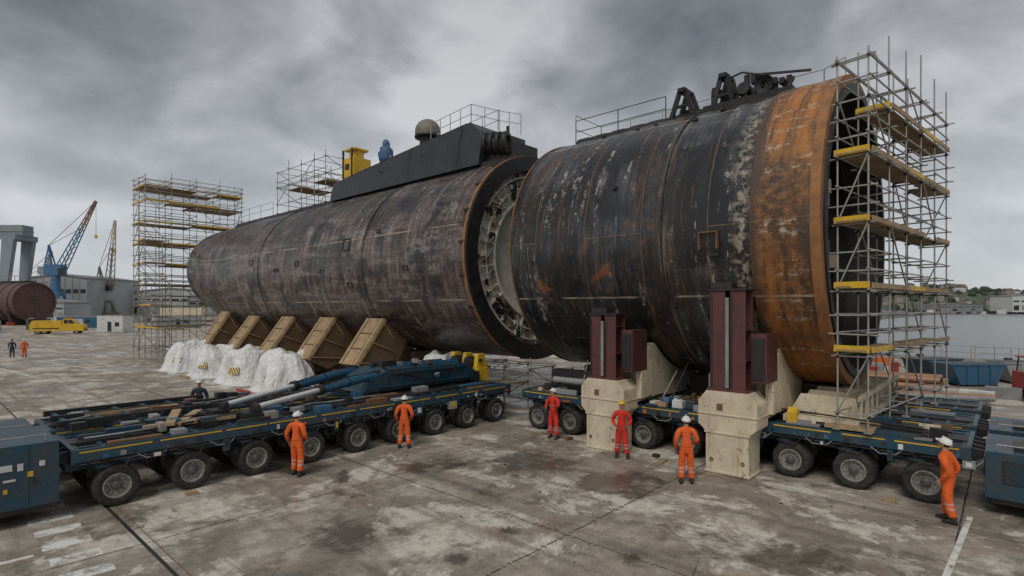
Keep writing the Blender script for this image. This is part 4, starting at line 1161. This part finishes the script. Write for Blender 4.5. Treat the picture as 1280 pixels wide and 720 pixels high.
for (xc, yc, h) in ((-170, 200, 14), (-120, 190, 15), (-255, 220, 18), (-100,150,12)):
    x, y = C(xc, yc); mb = MB()
    mb.cyl((x,y,0),(x,y,h),.16,M_grey,r1=.09,n=8); mb.bx(x-1,x+1,y-.15,y+.15,h-.1,h+.12,M_grey); mb.bx(x-1.2,x-.6,y-.3,y+.3,h+.02,h+.16,M_dark); mb.bx(x+.6,x+1.2,y-.3,y+.3,h+.02,h+.16,M_dark)
    mb.obj('floodlight_mast')
mb = MB()
for i in range(60):
    x, y = C(R_.uniform(-190,-90), R_.uniform(105,200)); w = R_.uniform(.5,2.2); h = R_.uniform(.5,2.6)
    mb.bx(x-w, x+w, y-.7, y+.7, 0, h, R_.choice([M_blue2, M_grey, M_white, M_cream, M_dark, M_rustp, M_red, M_conc]))
mb.obj('stacked_yard_materials')

# ------------------------------------------------------------ right background
mb = MB()
for i in range(2):
    for j in range(5-i):
        y = 38 + j*.52 + i*.26; z = .42 + i*.38
        mb.cyl((-9, y, z), (-2.8, y+.3, z), .20, M_copper, n=16, cap=True)
        mb.cyl((-2.82, y+.3, z), (-2.78, y+.3, z), .16, M_black, n=16)
for x in (-8, -5, -3.2): mb.bx(x-.1, x+.1, 37.4, 40.8, .0, .22, M_wood)
mb.obj('pipe_stack')
mb = MB()
for k in range(3): mb.cyl((-5.5, 34+k*.5, .34), (-.5, 36+k*.5, .34), .13, M_copper if k else M_grey, n=14)
for x in (-4, -1.5): mb.bx(x-.1, x+.1, 34, 37.5, 0, .2, M_wood)
mb.obj('pipe_stack')
def skip(x, y, rz, mat):
    mb = MB()
    mb.prism([(-1.1,.12),(1.1,.12),(1.6,1.35),(-1.6,1.35)], 'y', -.9, .9, mat)
    mb.prism([(-1.66,1.3),(1.66,1.3),(1.66,1.4),(-1.66,1.4)], 'y', -.96, .96, mat)
    mb.bx(-1.45, 1.45, -.78, .78, 1.40, 1.41, M_dark)
    for s in (-1, 1):
        for xx in (-.7, 0, .7): mb.bx(xx-.05, xx+.05, s*.93-.03, s*.93+.03, .15, 1.3, mat)
        mb.bx(-1.2, 1.2, s*.7-.08, s*.7+.08, 0, .12, M_dark)
    mb.obj('waste_skip', loc=(x, y, 0), rot=(0,0,rad(rz)))
skip(-1.9, 45, 40, M_blue2); skip(-3.9, 47.5, 60, M_blue); skip(.8, 48.5, 30, M_grey)
mb = MB()
mb.prism([(-1.1,.5),(1.1,.5),(1.2,1.2),(.5,1.45),(-1.1,1.45)], 'y', -.6, .6, M_red)
for sx in (-.7, .7):
    for s in (-1, 1): mb.lathe((sx, s*.62, .38), (0,s,0), [(-.1,.2),(-.1,.38),(.12,.38),(.12,.2),(.08,.02)], M_rub, n=20)
for s in (-.55, .55): mb.cyl((-.9,s,1.4),(-.8,s,2.2),.04,M_dark,n=6); mb.cyl((.3,s,1.4),(.2,s,2.2),.04,M_dark,n=6)
mb.bx(-.95,.35,-.62,.62,2.2,2.27,M_red); mb.bx(-.6,-.1,-.25,.25,1.45,1.55,M_black); mb.cyl((.1,0,1.4),(.0,0,1.8),.03,M_dark,n=6)
mb.obj('red_utility_vehicle', loc=(1.4, 40.5, 0), rot=(0,0,rad(30)), bevel=.03)
mb = MB()
for i in range(70):
    x = R_.uniform(-14, 6); y = R_.uniform(36, 61); w = R_.uniform(.2,.8); h = R_.uniform(.15,.8)
    mb.bx(x-w, x+w, y-.4, y+.4, 0, h, R_.choice([M_dark, M_grey, M_white, M_orange, M_rustp, M_wood, M_blue2, M_red, M_yellow]))
mb.obj('stacked_quay_materials')
for (x, y) in ((-6,62.5),(0,62.5),(6,62.5)):
    mb = MB(); mb.lathe((x,y,0), (0,0,1), [(0,.4),(.05,.4),(.1,.2),(.45,.18),(.5,.32),(.62,.3),(.66,.01)], M_dark, n=18); mb.obj('mooring_bollard')
railing('site_fence', [(-2, 52, 0), (7, 55, 0)], 2.0, None, step=1.2, r=.03, rails=(1.0,.75,.5,.25))

def hill_mat():
    m, t, b = newmat('far_hillside')
    ob = t.new('ShaderNodeTexCoord').outputs['Object']
    n1 = t.noise(ob, .012, 6, .6, .4); n2 = t.noise(ob, .09, 6, .7)
    c = t.mix(t.ramp(n1, [(.42, 0), (.56, 1)]), (.06, .075, .055), (.13, .14, .10))
    c = t.mix(t.ramp(n2, [(.5, 0), (.62, .8)]), c, (.045, .055, .042))
    t.set(b.inputs['Base Color'], c); b.inputs['Roughness'].default_value = 1
    return m
M_hill = hill_mat()
mb = MB(); NX, NY = 170, 16; vs = []
def hz(x, v):
    base = 44 + 16*mnoise.noise(Vector((x*.0016, 3.1, 0))) + 9*mnoise.noise(Vector((x*.006, 7, 0)))
    return -2.5 + max(0, base) * math.sin(min(1, v*1.15)*math.pi/2)**1.1 + 2.0*mnoise.noise(Vector((x*.02, v*6, 0)))*v
def hpos(u, v):
    xc = -300 + 2600*u; yc = 690 + 330*v + 60*math.sin(u*5)
    X, Y = C(xc, yc); return X, Y, xc
for j in range(NY+1):
    for i in range(NX+1):
        X, Y, xc = hpos(i/NX, j/NY); vs.append((X, Y, hz(xc, j/NY)))
fs = [(j*(NX+1)+i, j*(NX+1)+i+1, (j+1)*(NX+1)+i+1, (j+1)*(NX+1)+i) for j in range(NY) for i in range(NX)]
mb.add(vs, fs, M_hill, True); mb.obj('hills')
M_fol = wmat('distant_foliage', (.06, .078, .05), 1, amt=.5, scale=.08, dirt=(.034,.044,.032))
mb = MB()
for k in range(1900):
    u = R_.random(); v = R_.random(); X, Y, xc = hpos(u, v)
    if mnoise.noise(Vector((xc*.012, v*3, 5))) < -.12: continue
    r = R_.uniform(2.0, 5.0); sd = R_.random()*50
    mb.ell((X, Y, hz(xc, v)+r*.5), (r*1.2, r*1.2, r), M_fol, 7, 5, 0, math.pi, lambda p: 1+.45*mnoise.noise(p*2.1+Vector((sd,0,0))))
mb.obj('distant_trees')
hs = MB()
for k in range(230):
    u = R_.random(); v = R_.uniform(.08, .85); X, Y, xc = hpos(u, v); z = hz(xc, v)
    w = R_.uniform(4, 8); d = 4; h = R_.uniform(4, 6.5)
    Mx = Matrix.Translation((X, Y, z)) @ Matrix.Rotation(rad(YAW + R_.uniform(-30, 30)), 4, 'Z')
    hs.bx(-w, w, -d, d, -2, h, R_.choice([M_house, M_white, M_house, M_pale]), Mx)
    hs.prism([(-d-.4, h), (d+.4, h), (0, h+3.2)], 'x', -w-.3, w+.3, M_roof, Mx)
    for xx in fr(-w*.7, w*.7, 3): hs.bx(xx-.6, xx+.6, -d-.06, -d, 1.2, 2.8, M_glass, Mx)
hs.obj('distant_houses')
x, y = C(635, 660); warehouse('shore_warehouse', x, y, 95, 30, 19, M_white, .12, n=10)
x, y = C(530, 665); warehouse('shore_warehouse', x, y, 60, 24, 9, M_grey, .12, n=8)
x, y = C(760, 670); warehouse('shore_warehouse', x, y, 70, 24, 12, M_pale, .12, n=8)
mb = MB()
for i in range(60):
    xc = 380 + i*12; X, Y = C(xc, 655)
    mb.bx(X-4, X+4, Y-2, Y+2, -2.2, .5+R_.uniform(0,2.5), R_.choice([M_conc, M_grey, M_white, M_dark, M_conc]))
mb.obj('far_quay_wall')

# ------------------------------------------------------------ world
w = bpy.data.worlds.new('World'); scene.world = w; w.use_nodes = True
nt = w.node_tree; t = NT(nt)
for n_ in list(nt.nodes): nt.nodes.remove(n_)
SUN_EL = rad(50)
sky = t.new('ShaderNodeTexSky', sky_type='NISHITA'); sky.sun_disc = False
sky.sun_elevation = SUN_EL
gen = t.new('ShaderNodeTexCoord').outputs['Generated']; s = t.sep(gen)
zz = t.m('ADD', t.m('MAXIMUM', s[2], 0.0), .38)
pv = t.comb(t.m('DIVIDE', s[0], zz), t.m('DIVIDE', s[1], zz), 0.0)
c1 = t.noise(t.mapv(pv, (1,1,1), (2.9, .4, 0)), 1.15, 3, .5, .15)
c2 = t.noise(t.mapv(pv, (1,1,1), (5.3, 4.1, 0)), 3.4, 8, .55, .3)
cc = t.m('ADD', t.m('MULTIPLY', c1, .58), t.m('MULTIPLY', c2, .42))
col = t.ramp(cc, [(.36, (.17, .185, .205)), (.44, (.28, .30, .325)), (.52, (.46, .48, .505)), (.60, (.70, .72, .735))])
hi = t.ramp(s[2], [(.15, 1), (.55, .74), (.9, .85)])
col = t.mix(1.0, col, hi, 'MULTIPLY')
hzf = t.ramp(s[2], [(0.0, .85), (.14, .5), (.36, 0)])
col = t.mix(hzf, col, (.60, .63, .655))
bg1 = t.new('ShaderNodeBackground'); t.set(bg1.inputs[0], sky.outputs[0]); bg1.inputs[1].default_value = .08
bg2 = t.new('ShaderNodeBackground'); t.set(bg2.inputs[0], col); bg2.inputs[1].default_value = 1.0
mx = t.new('ShaderNodeMixShader'); mx.inputs[0].default_value = .93
nt.links.new(bg1.outputs[0], mx.inputs[1]); nt.links.new(bg2.outputs[0], mx.inputs[2])
out = t.new('ShaderNodeOutputWorld'); nt.links.new(mx.outputs[0], out.inputs[0])
sl_ = bpy.data.lights.new('sun', 'SUN'); sl_.energy = 1.5; sl_.angle = rad(25); sl_.color = (1, .95, .87)
so = bpy.data.objects.new('sun', sl_); COL.objects.link(so)
az = rad(-70)
dirv = Vector((math.cos(az)*math.cos(SUN_EL), math.sin(az)*math.cos(SUN_EL), math.sin(SUN_EL)))
so.rotation_euler = dirv.to_track_quat('Z', 'Y').to_euler()
sky.sun_rotation = math.pi/2 - az

# ------------------------------------------------------------ camera
cd = bpy.data.cameras.new('camera'); co = bpy.data.objects.new('camera', cd); COL.objects.link(co)
cd.lens = 19.3; cd.sensor_width = 36; cd.clip_end = 6000; cd.clip_start = .1
cd.shift_y = 25/1280
co.location = (0, 0, 4.85); co.rotation_euler = (rad(90), 0, rad(42.1))
scene.camera = co
scene.view_settings.view_transform = 'Standard'; scene.view_settings.look = 'None'; scene.view_settings.exposure = 0
